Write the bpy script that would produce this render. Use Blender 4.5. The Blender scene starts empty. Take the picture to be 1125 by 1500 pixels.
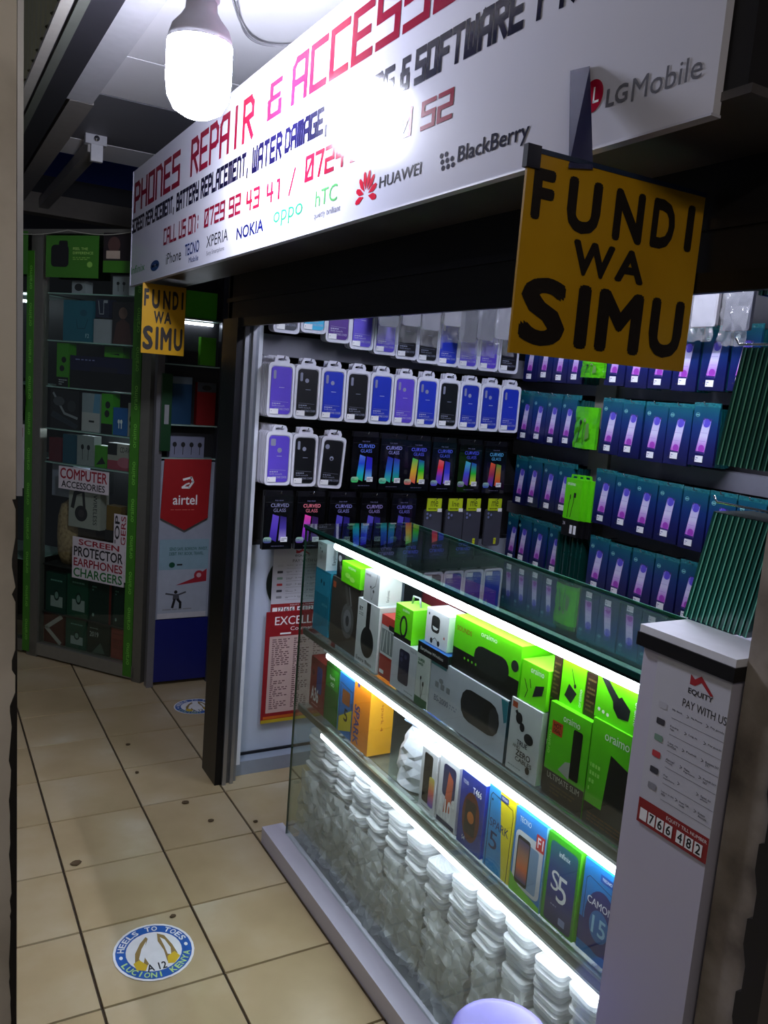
import bpy, math, random
from math import sin, cos, pi, radians
from mathutils import Vector, Matrix

# ------------------------------------------------------------------ camera, world, exposure
SC = bpy.context.scene
COL = SC.collection
random.seed(7)
F_PX, PITCH, ROLL, YAW = 1212.274, 0.149743, 0.0790613, 0.520733
CAM = Vector((-0.978147, -2.110927, 1.507017))
fw = Vector((sin(YAW)*cos(PITCH), cos(YAW)*cos(PITCH), -sin(PITCH)))
rt = Vector((cos(YAW), -sin(YAW), 0)); up = rt.cross(fw)
r2 = cos(ROLL)*rt + sin(ROLL)*up; u2 = -sin(ROLL)*rt + cos(ROLL)*up
cd = bpy.data.cameras.new('camera'); cam = bpy.data.objects.new('camera', cd); COL.objects.link(cam)
cd.sensor_fit = 'VERTICAL'; cd.sensor_height = 24.0; cd.lens = F_PX*24.0/1500.0
cd.clip_start = 0.02; cd.clip_end = 60
M4 = Matrix((r2, u2, -fw)).transposed().to_4x4(); M4.translation = CAM
cam.matrix_world = M4
SC.camera = cam
w = bpy.data.worlds.new('world'); SC.world = w; w.use_nodes = True
w.node_tree.nodes['Background'].inputs[0].default_value = (0.62, 0.66, 0.80, 1)
w.node_tree.nodes['Background'].inputs[1].default_value = 0.085
SC.view_settings.view_transform = 'Standard'; SC.view_settings.look = 'None'
SC.view_settings.exposure = 0.0; SC.view_settings.gamma = 1.0
SC.view_settings.use_curve_mapping = False
SC.cycles.max_bounces = 10; SC.cycles.transparent_max_bounces = 24
SC.cycles.glossy_bounces = 5; SC.cycles.transmission_bounces = 6
SC.cycles.sample_clamp_indirect = 4.0
BULB_L, SHOP_L, CASE_L, KIOSK_L, HALL_L = 175.0, 150.0, 26.0, 8.0, 60.0

# ------------------------------------------------------------------ materials
_m = {}
def lin(h):
    if isinstance(h, (tuple, list)): return tuple(h)
    h = h.lstrip('#'); o = []
    for i in (0, 2, 4):
        c = int(h[i:i+2], 16)/255.0
        o.append(c/12.92 if c <= .04045 else ((c+.055)/1.055)**2.4)
    return tuple(o)
def newmat(name):
    m = bpy.data.materials.new(name); m.use_nodes = True
    nt = m.node_tree; b = nt.nodes['Principled BSDF']
    return m, nt, b
def C(h, rough=.45, metal=0.0, var=.10, scale=30, bump=0.0, spec=.5, coat=0.0):
    """plain coloured surface with a faint procedural variation"""
    k = (h, rough, metal, var, scale, bump, spec, coat)
    if k in _m: return _m[k]
    m, nt, b = newmat('paint_%s' % str(h).strip('#'))
    c = lin(h); N = nt.nodes; L = nt.links
    if var:
        tc = N.new('ShaderNodeTexCoord'); no = N.new('ShaderNodeTexNoise'); no.inputs['Scale'].default_value = scale
        no.inputs['Detail'].default_value = 3
        L.new(tc.outputs['Object'], no.inputs['Vector'])
        mx = N.new('ShaderNodeMix'); mx.data_type = 'RGBA'
        mx.inputs[6].default_value = tuple(x*(1-var) for x in c)+(1,)
        mx.inputs[7].default_value = tuple(min(1, x*(1+var)) for x in c)+(1,)
        L.new(no.outputs[0], mx.inputs[0]); L.new(mx.outputs[2], b.inputs['Base Color'])
        if bump:
            bp = N.new('ShaderNodeBump'); bp.inputs['Strength'].default_value = bump; bp.inputs['Distance'].default_value = .01
            L.new(no.outputs[0], bp.inputs['Height']); L.new(bp.outputs[0], b.inputs['Normal'])
    else: b.inputs['Base Color'].default_value = c+(1,)
    b.inputs['Roughness'].default_value = rough; b.inputs['Metallic'].default_value = metal
    b.inputs['Specular IOR Level'].default_value = spec; b.inputs['Coat Weight'].default_value = coat
    _m[k] = m; return m
def GR(stops, rough=.35, axis=1, metal=0.0):
    """print with a colour gradient along the face (UV)"""
    k = ('gr', tuple(stops), rough, axis, metal)
    if k in _m: return _m[k]
    m, nt, b = newmat('gradient_print'); N = nt.nodes; L = nt.links
    uv = N.new('ShaderNodeUVMap'); uv.uv_map = 'UVMap'; sp = N.new('ShaderNodeSeparateXYZ'); L.new(uv.outputs[0], sp.inputs[0])
    r = N.new('ShaderNodeValToRGB'); L.new(sp.outputs[axis], r.inputs[0])
    n = len(stops); e = r.color_ramp.elements
    for i, s in enumerate(stops):
        p = i/(n-1)
        if i == 0: el = e[0]; el.position = 0
        elif i == n-1: el = e[-1]; el.position = 1
        else: el = e.new(p)
        el.color = lin(s)+(1,)
    L.new(r.outputs[0], b.inputs['Base Color']); b.inputs['Roughness'].default_value = rough; b.inputs['Metallic'].default_value = metal
    _m[k] = m; return m
def EM(h, s, name='lamp_glow'):
    k = ('em', h, s)
    if k in _m: return _m[k]
    m, nt, b = newmat(name)
    b.inputs['Base Color'].default_value = (.8, .8, .8, 1)
    b.inputs['Emission Color'].default_value = lin(h)+(1,); b.inputs['Emission Strength'].default_value = s
    _m[k] = m; return m
def glass(name, tint, rough=0.0, boost=1.0):
    m, nt, b = newmat(name); N = nt.nodes; L = nt.links
    N.remove(b)
    g = N.new('ShaderNodeNewGeometry'); mr = N.new('ShaderNodeMapRange')
    mr.inputs['To Min'].default_value = 1.5; mr.inputs['To Max'].default_value = 1/1.5
    L.new(g.outputs['Backfacing'], mr.inputs['Value'])
    fr = N.new('ShaderNodeFresnel'); L.new(mr.outputs[0], fr.inputs['IOR'])
    mu = N.new('ShaderNodeMath'); mu.operation = 'MULTIPLY'; mu.inputs[1].default_value = boost; mu.use_clamp = True; L.new(fr.outputs[0], mu.inputs[0])
    t = N.new('ShaderNodeBsdfTransparent'); t.inputs[0].default_value = lin(tint)+(1,)
    gl = N.new('ShaderNodeBsdfGlossy'); gl.inputs['Roughness'].default_value = rough
    mx = N.new('ShaderNodeMixShader'); L.new(mu.outputs[0], mx.inputs[0]); L.new(t.outputs[0], mx.inputs[1]); L.new(gl.outputs[0], mx.inputs[2])
    L.new(mx.outputs[0], N['Material Output'].inputs[0])
    return m
def film(name, tint, opacity, rough=.15, hazy='#ffffff'):
    """thin clear plastic: mostly see-through with a milky share and gloss"""
    m, nt, b = newmat(name); N = nt.nodes; L = nt.links
    b.inputs['Base Color'].default_value = lin(hazy)+(1,); b.inputs['Roughness'].default_value = rough
    b.inputs['Specular IOR Level'].default_value = .8
    t = N.new('ShaderNodeBsdfTransparent'); t.inputs[0].default_value = lin(tint)+(1,)
    tr = N.new('ShaderNodeBsdfTranslucent'); tr.inputs[0].default_value = lin(hazy)+(1,)
    a = N.new('ShaderNodeMixShader'); a.inputs[0].default_value = .35; L.new(b.outputs[0], a.inputs[1]); L.new(tr.outputs[0], a.inputs[2])
    mx = N.new('ShaderNodeMixShader'); mx.inputs[0].default_value = opacity
    L.new(t.outputs[0], mx.inputs[1]); L.new(a.outputs[0], mx.inputs[2]); L.new(mx.outputs[0], N['Material Output'].inputs[0])
    return m
def mottled(name, cols, scale, rough, metal=0.0, bump=.2, detail=6, dist=.01, pos=None, rnd=0.0):
    m, nt, b = newmat(name); N = nt.nodes; L = nt.links
    tc = N.new('ShaderNodeTexCoord'); no = N.new('ShaderNodeTexNoise'); no.inputs['Scale'].default_value = scale; no.inputs['Detail'].default_value = detail
    if rnd:
        oi = N.new('ShaderNodeObjectInfo'); va = N.new('ShaderNodeVectorMath'); va.operation = 'ADD'
        ml = N.new('ShaderNodeMath'); ml.operation = 'MULTIPLY'; ml.inputs[1].default_value = rnd
        L.new(oi.outputs['Random'], ml.inputs[0]); L.new(tc.outputs['Object'], va.inputs[0]); L.new(ml.outputs[0], va.inputs[1]); L.new(va.outputs[0], no.inputs['Vector'])
    else: L.new(tc.outputs['Object'], no.inputs['Vector'])
    r = N.new('ShaderNodeValToRGB'); e = r.color_ramp.elements; n = len(cols)
    for i, s in enumerate(cols):
        p = pos[i] if pos else .3+.4*i/(n-1)
        el = e[0] if i == 0 else (e[-1] if i == n-1 else e.new(p))
        el.position = p; el.color = lin(s)+(1,)
    L.new(no.outputs[0], r.inputs[0]); L.new(r.outputs[0], b.inputs['Base Color'])
    b.inputs['Roughness'].default_value = rough; b.inputs['Metallic'].default_value = metal
    if bump:
        bp = N.new('ShaderNodeBump'); bp.inputs['Strength'].default_value = bump; bp.inputs['Distance'].default_value = dist
        L.new(no.outputs[0], bp.inputs['Height']); L.new(bp.outputs[0], b.inputs['Normal'])
    return m

WHITE = C('#e4e4ea', .4); BLACK = C('#0b0b0e', .4); DARK = C('#15151b', .5); INK = C('#101014', .6, var=0)
GREEN = C('#5fd211', .35); DGREEN = C('#0c3a1c', .4); RED = C('#b8202c', .4); BLUE = C('#1b4fb8', .35)
GREY = C('#8c8e94', .5); STEEL = C('#a9abb2', .32, .85, .12, 12); CHROME = C('#c8c8d0', .2, 1.0, 0)
CARDW = C('#d9d9de', .5); STICK = C('#f4f4f6', .4, var=0)
GLASS = glass('clear_glass', '#f2f8f5'); GLASS_TOP = glass('counter_top_glass', '#dcefe8', 0.0, 1.25)
GEDGE = C('#0d3a33', .1, 0, .1, 10, spec=.8)
FILM = film('clear_film', '#f2f4f8', .16, .12); TRAY = film('frosted_tray', '#e8e8f0', .78, .3, '#ececf2')
SHELL = film('clear_shell', '#f4f6f8', .50, .16, '#fafafc')

# ------------------------------------------------------------------ mesh builder
def roundrect(x0, z0, x1, z1, r, seg=3):
    r = min(r, (x1-x0)/2.001, (z1-z0)/2.001); P = []
    for cx, cz, a0 in ((x1-r, z0+r, -90), (x1-r, z1-r, 0), (x0+r, z1-r, 90), (x0+r, z0+r, 180)):
        for i in range(seg+1):
            a = radians(a0+90*i/seg); P.append((cx+r*cos(a), cz+r*sin(a)))
    return P
class MB:
    def __init__(s): s.v = []; s.f = []; s.m = []; s.uv = []; s.mats = []; s.sm = []
    def mi(s, mat):
        if mat not in s.mats: s.mats.append(mat)
        return s.mats.index(mat)
    def add(s, vs, fs, mat, uv=None, smooth=False):
        b = len(s.v); s.v += [tuple(v) for v in vs]; k = s.mi(mat)
        for f in fs:
            s.f.append([b+i for i in f]); s.m.append(k); s.sm.append(smooth)
            s.uv.append([uv[i] if uv else (.5, .5) for i in f])
        return s
    def box(s, x0, x1, y0, y1, z0, z1, mat):
        vs = [(x, y, z) for x in (x0, x1) for y in (y0, y1) for z in (z0, z1)]
        uv = [(a, c) for a in (0, 1) for b in (0, 1) for c in (0, 1)]
        return s.add(vs, [(0, 1, 3, 2), (4, 6, 7, 5), (0, 4, 5, 1), (2, 3, 7, 6), (0, 2, 6, 4), (1, 5, 7, 3)], mat, uv)
    def prism(s, P, y0, y1, mat, smooth=False):
        n = len(P); xs = [p[0] for p in P]; zs = [p[1] for p in P]
        x0, x1, z0, z1 = min(xs), max(xs), min(zs), max(zs)
        vs = [(x, y0, z) for x, z in P]+[(x, y1, z) for x, z in P]
        uv = [((x-x0)/(x1-x0+1e-9), (z-z0)/(z1-z0+1e-9)) for x, z in P]*2
        fs = [tuple(range(n)), tuple(range(2*n-1, n-1, -1))]+[(i, i+n, (i+1) % n+n, (i+1) % n) for i in range(n)]
        return s.add(vs, fs, mat, uv)
    def ring(s, Po, Pi, y0, y1, mat):
        n = len(Po); vs = []
        for y in (y0, y1):
            for P in (Po, Pi): vs += [(x, y, z) for x, z in P]
        fs = []
        for i in range(n):
            j = (i+1) % n
            fs += [(i, j, n+j, n+i), (2*n+i, 3*n+i, 3*n+j, 2*n+j), (i, 2*n+i, 2*n+j, j), (n+i, n+j, 3*n+j, 3*n+i)]
        return s.add(vs, fs, mat)
    def tube(s, pts, r, mat, seg=8, caps=True):
        pts = [Vector(p) for p in pts]; n = len(pts); vs = []; fs = []
        rr = r if isinstance(r, (list, tuple)) else [r]*n
        t0 = None
        for i, p in enumerate(pts):
            t = (pts[min(i+1, n-1)]-pts[max(i-1, 0)]).normalized()
            a = (Vector((0, 0, 1)) if abs(t.z) < .9 else Vector((1, 0, 0))) if t0 is None else t0
            x = (a - t*a.dot(t)).normalized(); y = t.cross(x); t0 = x
            for k in range(seg):
                q = 2*pi*k/seg; vs.append(p+x*cos(q)*rr[i]+y*sin(q)*rr[i])
        for i in range(n-1):
            for k in range(seg):
                fs.append((i*seg+k, i*seg+(k+1) % seg, (i+1)*seg+(k+1) % seg, (i+1)*seg+k))
        if caps: fs += [tuple(range(seg-1, -1, -1)), tuple(range((n-1)*seg, n*seg))]
        return s.add(vs, fs, mat, smooth=True)
    def lathe(s, prof, mat, seg=24, c=(0, 0, 0)):
        vs = [(c[0]+r*cos(2*pi*k/seg), c[1]+r*sin(2*pi*k/seg), c[2]+z) for r, z in prof for k in range(seg)]; n = len(prof)
        fs = [(i*seg+k, i*seg+(k+1) % seg, (i+1)*seg+(k+1) % seg, (i+1)*seg+k) for i in range(n-1) for k in range(seg)]
        fs += [tuple(range(seg-1, -1, -1)), tuple(range((n-1)*seg, n*seg))]
        return s.add(vs, fs, mat, smooth=True)
    def mesh(s, name):
        me = bpy.data.meshes.new(name); me.from_pydata(s.v, [], s.f)
        for m in s.mats: me.materials.append(m)
        me.polygons.foreach_set('material_index', s.m); me.polygons.foreach_set('use_smooth', s.sm)
        ul = me.uv_layers.new(name='UVMap'); flat = [c for f in s.uv for p in f for c in p]
        ul.data.foreach_set('uv', flat); me.update(); return me

# stroke letters on a 4 x 6 grid, square "digital" style
ST = {'P': ['0,0 0,6 3,6 4,5 4,3 3,2.6 0,2.6'], 'H': ['0,0 0,6', '4,0 4,6', '0,3 4,3'], 'O': ['0,0 0,6 4,6 4,0 0,0'], 'N': ['0,0 0,6 3,6 4,5 4,0'],
 'E': ['4,6 0,6 0,0 4,0', '0,3 3.4,3'], 'S': ['4,6 0,6 0,3.2 4,3.2 4,0 0,0'], 'R': ['0,0 0,6 3,6 4,5 4,3.4 0,3', '1.6,3 4,0'], 'A': ['0,0 0,5 1,6 4,6 4,0', '0,2.6 4,2.6'],
 'I': ['2,0 2,6'], '&': ['3.4,6 .6,6 .6,3.3 3,3.3', '.6,3.3 0,3 0,0 3.4,0 3.4,2'], 'C': ['4,6 0,6 0,0 4,0'], 'L': ['0,6 0,0 4,0'], 'U': ['0,6 0,0 4,0 4,6'], 'M': ['0,0 0,6 2,6 4,6 4,0', '2,6 2,0'],
 'B': ['0,0 0,6 3.4,6 3.4,3.2 0,3.2', '3.4,3.2 4,2.6 4,0 0,0'], 'T': ['0,6 4,6', '2,6 2,0'], 'Y': ['0,6 0,3 4,3', '4,6 4,0 1,0'], 'W': ['0,6 0,0 2,0 4,0 4,6', '2,0 2,5'], 'D': ['0,0 0,6 3,6 4,5 4,1 3,0 0,0'],
 'G': ['4,6 0,6 0,0 4,0 4,3 2.4,3'], 'F': ['4,6 0,6 0,0', '0,3 3.2,3'], 'X': ['0,6 4,0', '0,0 4,6'], 'K': ['0,0 0,6', '4,6 0,3 4,0'], 'Z': ['0,6 4,6 0,0 4,0'], 'V': ['0,6 2,0 4,6'],
 '0': ['0,0 0,6 4,6 4,0 0,0', '0,0 4,6'], '1': ['1,6 2.4,6 2.4,0'], '2': ['0,6 4,6 4,3 0,3 0,0 4,0'], '3': ['0,6 4,6 4,0 0,0', '1,3 4,3'], '4': ['0,6 0,2.6 4,2.6', '3,6 3,0'], '5': ['4,6 0,6 0,3.3 4,3.3 4,0 0,0'],
 '6': ['4,6 0,6 0,0 4,0 4,3 0,3'], '7': ['0,6 4,6 2,0'], '9': ['4,3 0,3 0,6 4,6 4,0 0,0'], '8': ['0,0 0,6 4,6 4,0 0,0', '0,3 4,3'], ':': ['2,1 2,1.8', '2,4 2,4.8'], '/': ['0,-.6 4,6.6'], ',': ['1,.6 1,-1.2'], ' ': []}
_g = {}
def glyphs(txt, font, bold):
    """outline mesh of a word inside a unit square: (verts2d, faces)"""
    k = (txt, font, bold)
    if k in _g: return _g[k]
    V = []; F = []
    if font == 'tech':
        x = 0; hw = .36+bold*.5; slant = .0
        for ch in txt:
            for st in ST.get(ch, []):
                P = [Vector((float(a)+x, float(b))) for a, b in (q.split(',') for q in st.split())]
                for a, b in zip(P, P[1:]):
                    d = (b-a).normalized(); n = Vector((-d.y, d.x))*hw*(1 if abs(d.x) > .5 else 1.05); e = d*hw*.98
                    i = len(V); ly = len(F) % 6; V += [tuple(q)+(ly,) for q in (a-e-n, b+e-n, b+e+n, a-e+n)]; F.append((i, i+1, i+2, i+3))
            x += 3.2 if ch in ' ' else (3 if ch in ',:' else 5.6+bold*.5)
        if txt.strip() in ('1', 'I'): V += [(0, 0, 0), (4, 6, 0)]
    else:
        cu = bpy.data.curves.new('t', 'FONT'); cu.body = txt; cu.size = 1; cu.resolution_u = 3
        ob = bpy.data.objects.new('t', cu); COL.objects.link(ob)
        dg = bpy.context.evaluated_depsgraph_get(); me = bpy.data.meshes.new_from_object(ob.evaluated_get(dg))
        V = [(v.co.x, v.co.y, 0) for v in me.vertices]; F = [tuple(p.vertices) for p in me.polygons]
        bpy.data.objects.remove(ob); bpy.data.curves.remove(cu); bpy.data.meshes.remove(me)
        if bold:
            d = .024*bold; V0, F0, n0 = V, F, len(V); V = []; F = []
            for ly, (dx, dy) in enumerate(((1, 0), (-1, 0)) if bold < .45 else ((1, 0), (-1, 0), (0, 1), (0, -1), (.7, .7), (.7, -.7), (-.7, .7), (-.7, -.7))):
                F += [tuple(len(V)+i for i in f_) for f_ in F0]; V += [(a+dx*d, b+dy*d, ly) for a, b, _ in V0]
    if not V: V = [(0, 0, 0), (1, 1, 0), (1, 0, 0)]
    x0 = min(v[0] for v in V); x1 = max(v[0] for v in V); y0 = min(v[1] for v in V); y1 = max(v[1] for v in V)
    V = [((a-x0)/(x1-x0+1e-9), (b-y0)/(y1-y0+1e-9), c) for a, b, c in V]
    _g[k] = (V, F); return _g[k]

class Face:
    """a rectangle in a mesh that carries print: O + U*u + V*v, pushed out along N"""
    def __init__(s, mb, O, U, V, off=.0003, step=.00004):
        s.mb = mb; s.O = Vector(O); s.U = Vector(U); s.V = Vector(V); s.N = s.U.cross(s.V).normalized(); s.k = 0; s.off = off; s.step = step
        s.w = s.U.length; s.h = s.V.length
    def P(s, u, v, ly=0): return s.O+s.U*u+s.V*v+s.N*(s.off+s.k*s.step+ly*.000015)
    def poly(s, pts, mat, uvs=None):
        if not uvs:
            us = [p[0] for p in pts]; vs = [p[1] for p in pts]; a, b, c, d = min(us), max(us), min(vs), max(vs)
            uvs = [((p[0]-a)/(b-a+1e-9), (p[1]-c)/(d-c+1e-9)) for p in pts]
        s.mb.add([s.P(*p) for p in pts], [tuple(range(len(pts)))], mat, uvs); s.k += 1
    def draw(s, specs):
        for d in specs:
            t = d[0]
            if t == 'r': s.poly([(d[1], d[2]), (d[3], d[2]), (d[3], d[4]), (d[1], d[4])], d[5])
            elif t == 'o':
                P = roundrect(d[1]*s.w, d[2]*s.h, d[3]*s.w, d[4]*s.h, d[5]); s.poly([(x/s.w, z/s.h) for x, z in P], d[6])
            elif t == 'e': s.poly([(d[1]+d[3]*cos(2*pi*i/28), d[2]+d[4]*sin(2*pi*i/28)) for i in range(28)], d[5])
            elif t == 'p': s.poly(d[1], d[2])
            elif t == 'l':
                pts = [Vector((p[0]*s.w, p[1]*s.h)) for p in d[1]]; hw = d[2]/2
                for a, b in zip(pts, pts[1:]):
                    q = (b-a).normalized(); n = Vector((-q.y, q.x))*hw; e = q*hw*.5
                    s.mb.add([s.P(c.x/s.w, c.y/s.h) for c in (a-e-n, b+e-n, b+e+n, a-e+n)], [(0, 1, 2, 3)], d[3])
                s.k += 1
            elif t == 't':
                o = d[7] if len(d) > 7 else {}
                V, F = glyphs(d[1], o.get('f', 'b'), o.get('b', 0)); a, b, c, e = d[2:6]
                rot = o.get('rot', 0)
                def m(x, y, ly=0):
                    if rot == 90: x, y = 1-y, x
                    elif rot == -90: x, y = y, 1-x
                    return (a+(c-a)*x, b+(e-b)*y, ly)
                s.mb.add([s.P(*m(*p)) for p in V], F, d[6], [p[:2] for p in V]); s.k += 1
            elif t == 'n':      # rows of unreadable small print as short bars
                a, b, c, e, n, mat = d[1:7]; R = random.Random(n*17+int(a*99))
                for i in range(n):
                    y = e-(e-b)*(i+.5)/n; hh = (e-b)/n*.24; x = a
                    while x < c-.02:
                        l = R.uniform(.05, .16)*(c-a)*1.6; x2 = min(c, x+l)
                        s.mb.add([s.P(*q) for q in ((x, y-hh), (x2, y-hh), (x2, y+hh), (x, y+hh))], [(0, 1, 2, 3)], mat); x = x2+.02
                        if R.random() < .12: break
                s.k += 1

# ------------------------------------------------------------------ scene objects
def put(o, loc=None, rot=0, parent=None, **kw):
    COL.objects.link(o)
    if loc is not None: o.location = loc
    if rot: o.rotation_euler = rot if isinstance(rot, tuple) else (0, 0, rot)
    if parent: o.parent = parent
    for k, v in kw.items():
        if v: o[k] = v
    return o
def part(name, mb, parent, loc=(0, 0, 0), rot=0, label=None, kind=None):
    me = mb.mesh(name) if isinstance(mb, MB) else mb
    return put(bpy.data.objects.new(name, me), loc, rot, parent, label=label, kind=kind)
def thing(name, label, cat, loc, rot=0, group=None, mb=None, kind=None):
    me = (mb.mesh(name) if isinstance(mb, MB) else mb) if mb else None
    return put(bpy.data.objects.new(name, me), loc, rot, None, label=label, category=cat, group=group, kind=kind)
def struct(name, mb, loc=(0, 0, 0), rot=0, label=None, cat=None):
    o = put(bpy.data.objects.new(name, mb.mesh(name) if mb else None), loc, rot, None, label=label, category=cat); o['kind'] = 'structure'; return o
FX = -pi/2                     # things that face the aisle: their right is -y, their depth is +x
def MBox(*a): return MB().box(*a)
ORD = ['first', 'second', 'third', 'fourth', 'fifth', 'sixth', 'seventh', 'eighth', 'ninth', 'tenth', 'eleventh', 'twelfth', 'thirteenth'] + ['%dth' % i for i in range(14, 21)] + ['21st', '22nd', '23rd', '24th']

# ---------------- floor and its tiles
tile_m = mottled('beige_marbled_tile', ['#a3906c', '#ae9a76', '#b6a585', '#cbc2aa'], 3.2, .30, 0, .03, 7, .004, [.3, .48, .62, .8], rnd=9)
floor = struct('floor', MBox(-3, 3, -4, 5, -.06, -.006, mottled('dark_grout', ['#2a2118', '#4a3c2a'], 30, .9)), label='beige tiled aisle floor with dark joints')
tm = MB(); g = .0028
tm.add([(g, g, -.008), (.3-g, g, -.008), (.3-g, .3-g, -.008), (g, .3-g, -.008), (g+.001, g+.001, 0), (.3-g-.001, g+.001, 0), (.3-g-.001, .3-g-.001, 0), (g+.001, .3-g-.001, 0)],
       [(4, 5, 6, 7), (0, 1, 5, 4), (1, 2, 6, 5), (2, 3, 7, 6), (3, 0, 4, 7)], tile_m)
tme = tm.mesh('floor_tile')
for i in range(-4, 4):
    for j in range(-5, 12):
        part('floor_tile', tme, floor, (i*.3, j*.3, random.uniform(-.0006, 0)))
# round stickers on the floor
def floor_sticker(cx, cy, rx, ry, rot, label, text=True):
    mb = MB(); f = Face(mb, (-rx, -ry, 0), (2*rx, 0, 0), (0, 2*ry, 0), off=.0012)
    B = C('#2558a8', .4); Wt = C('#e6e6ea', .45); Y = C('#cfae2a', .5); K = C('#8c7444', .5)
    f.draw([('e', .5, .5, .5, .5, Wt), ('e', .5, .5, .47, .47, B), ('e', .5, .5, .345, .345, Wt)])
    if text:
        f.draw([('p', [(.30, .22), (.24, .36), (.27, .52), (.36, .68), (.45, .78), (.47, .74), (.41, .6), (.36, .48), (.40, .30)], K),
                ('p', [(.33, .30), (.30, .42), (.36, .58), (.44, .70), (.40, .55), (.37, .42)], Wt),
                ('p', [(.24, .24), (.22, .36), (.30, .40), (.38, .28), (.34, .20)], Y),
                ('p', [(.60, .80), (.68, .74), (.74, .55), (.77, .38), (.70, .26), (.62, .28), (.62, .48), (.58, .66)], K),
                ('p', [(.62, .72), (.67, .66), (.71, .50), (.69, .38), (.65, .40), (.64, .55)], Wt),
                ('p', [(.62, .24), (.64, .36), (.74, .42), (.79, .32), (.70, .22)], Y),
                ('t', 'A 12', .36, .17, .60, .29, INK, {'b': 1})])
        def arc(txt, r, a0, a1, mat, flip):
            n = len(txt)
            for i, ch in enumerate(txt):
                if ch == ' ': continue
                a = radians(a0+(a1-a0)*(i+.5)/n); V, F = glyphs(ch, 'b', 1)
                th = a-pi/2 if not flip else a+pi/2; s = .085
                vs = []
                nw = .25 if ch == 'I' else 1
                for x, y, ly in V:
                    x = (x-.5)*s*.85*nw; y = (y-.5)*s
                    vs.append(f.P(.5+r*cos(a)+x*cos(th)-y*sin(th), .5+r*sin(a)+x*sin(th)+y*cos(th), ly))
                mb.add(vs, F, mat)
            f.k += 1
        arc('HEELS TO TOES', .407, 168, 12, Wt, False); arc('LUCIONI KENYA', .407, 196, 344, C('#b9d98a', .4), True)
        f.draw([('e', .095, .5, .022, .03, Wt), ('e', .905, .5, .022, .03, Wt)])
    return thing('floor_sticker', label, 'sticker', (cx, cy, 0), rot, 'round shop stickers on the floor', mb)
floor_sticker(-.442, -.150, .103, .112, radians(-3), 'round blue and white floor sticker with two shoes and A 12, near the camera')
floor_sticker(.13, 1.40, .10, .09, radians(-3), 'half-hidden round blue and white floor sticker beside the black door jamb', True)
# dirt spots
for di, (x, y, s) in enumerate(((-.155, .57, .010), (-.36, -.03, .006), (-.11, .42, .008), (-.26, .85, .006), (-.56, .33, .012), (.03, .36, .006), (-.24, 1.1, .007))):
    mb = MB(); R = random.Random(int(x*1000)); mb.prism([(s*(1+R.random()*.5)*cos(a*pi/4), s*(1+R.random()*.4)*sin(a*pi/4)) for a in range(8)], 0, .002, C('#4b3a22', .8))
    o = thing('dirt_speck', 'brown dirt blot ' + ['on the long joint near the jamb', 'left of the round sticker, on a tile', 'in the middle of a tile left of the counter', 'on a far tile joint before the kiosk', 'near the door leaf at the left', 'next to the plinth corner', 'closest to the kiosk'][di], 'dirt', (x, y, .0023), (pi/2, 0, 0), 'dirt blots on the floor tiles', mb); o.rotation_euler = (pi/2, 0, 0)

# ---------------- ceiling of the aisle
ceil_m = C('#efeef3', .6, 0, .05, 4); ceiling = struct('ceiling', MBox(-.62, .25, -3.2, 2.36, 2.512, 2.54, C('#9a9aa0', .7)), label='aisle ceiling of painted boards')
for y0, y1, m in ((-3.2, -.9, ceil_m), (-.89, -.02, ceil_m), (-.01, .845, ceil_m), (.853, 1.30, ceil_m), (1.315, 2.03, C('#77777f', .6, 0, .08, 3)), (2.045, 2.36, ceil_m)):
    part('ceiling_panel', MBox(-.40, .25, y0, y1, 2.50, 2.512, m), ceiling)
part('ceiling_beam', MBox(-.495, -.402, -3.2, 1.30, 2.455, 2.512, C('#c9c9cf', .5)), ceiling)
part('ceiling_beam', MBox(-.480, -.395, 1.31, 4.2, 2.455, 2.512, C('#8f8a86', .6)), ceiling)
part('ceiling_beam', MBox(-.62, -.50, -3.2, 4.2, 2.44, 2.512, C('#2e2d33', .6)), ceiling, label='dark painted beam beside the corrugated sheet')
part('beam_strip', MBox(-.605, -.578, .25, 4.2, 2.433, 2.44, C('#6d7068', .5)), ceiling)
part('cross_beam', MBox(-.9, .6, 3.62, 3.75, 2.40, 2.52, C('#6b655c', .7)), ceiling)
part('roof_tarpaulin', MBox(-.7, .8, 2.0, 4.4, 2.78, 2.80, C('#3350b8', .7)), ceiling, label='dark navy sheet above the open ceiling bay')
# corrugated sheet on the left
mb = MB(); P = []
for i in range(330):
    y = -1.6+i*.015; P.append((y, -.645-.014*sin(i*2*pi/7)))
vs = []; fs = []
for y, x in P: vs += [(x, y, 2.415), (x, y, 3.35), (x-.004, y, 2.415), (x-.004, y, 3.35)]
for i in range(len(P)-1):
    a = 4*i; fs += [(a, a+1, a+5, a+4), (a+2, a+6, a+7, a+3)]
mb.add(vs, fs, C('#9a9a80', .5, 0, .15, 6)); wl = struct('wall_left', mb, label='ribbed grey-green metal sheet high on the left of the aisle')
part('sheet_rail', MBox(-.655, -.626, -1.6, 3.3, 2.403, 2.418, C('#a8a49c', .5)), wl)
# battery of fittings on the ceiling: empty lamp batten with its end bracket
t = thing('lamp_batten', 'empty grey lamp batten hanging under the open ceiling bay', 'light fitting', (0, 0, 0))
part('batten', MBox(-.31, -.255, 1.93, 3.7, 2.43, 2.485, C('#9a9692', .45, .2)), t)
part('end_bracket', MB().box(-.325, -.235, 1.90, 1.945, 2.46, 2.50, C('#c2c2c8', .4)).box(-.30, -.25, 1.905, 1.93, 2.39, 2.46, C('#d2d2d8', .4)), t)
part('bolt', MB().tube([(-.28, 1.885, 2.482), (-.28, 1.90, 2.482)], .012, CHROME, 10), t)
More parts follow.
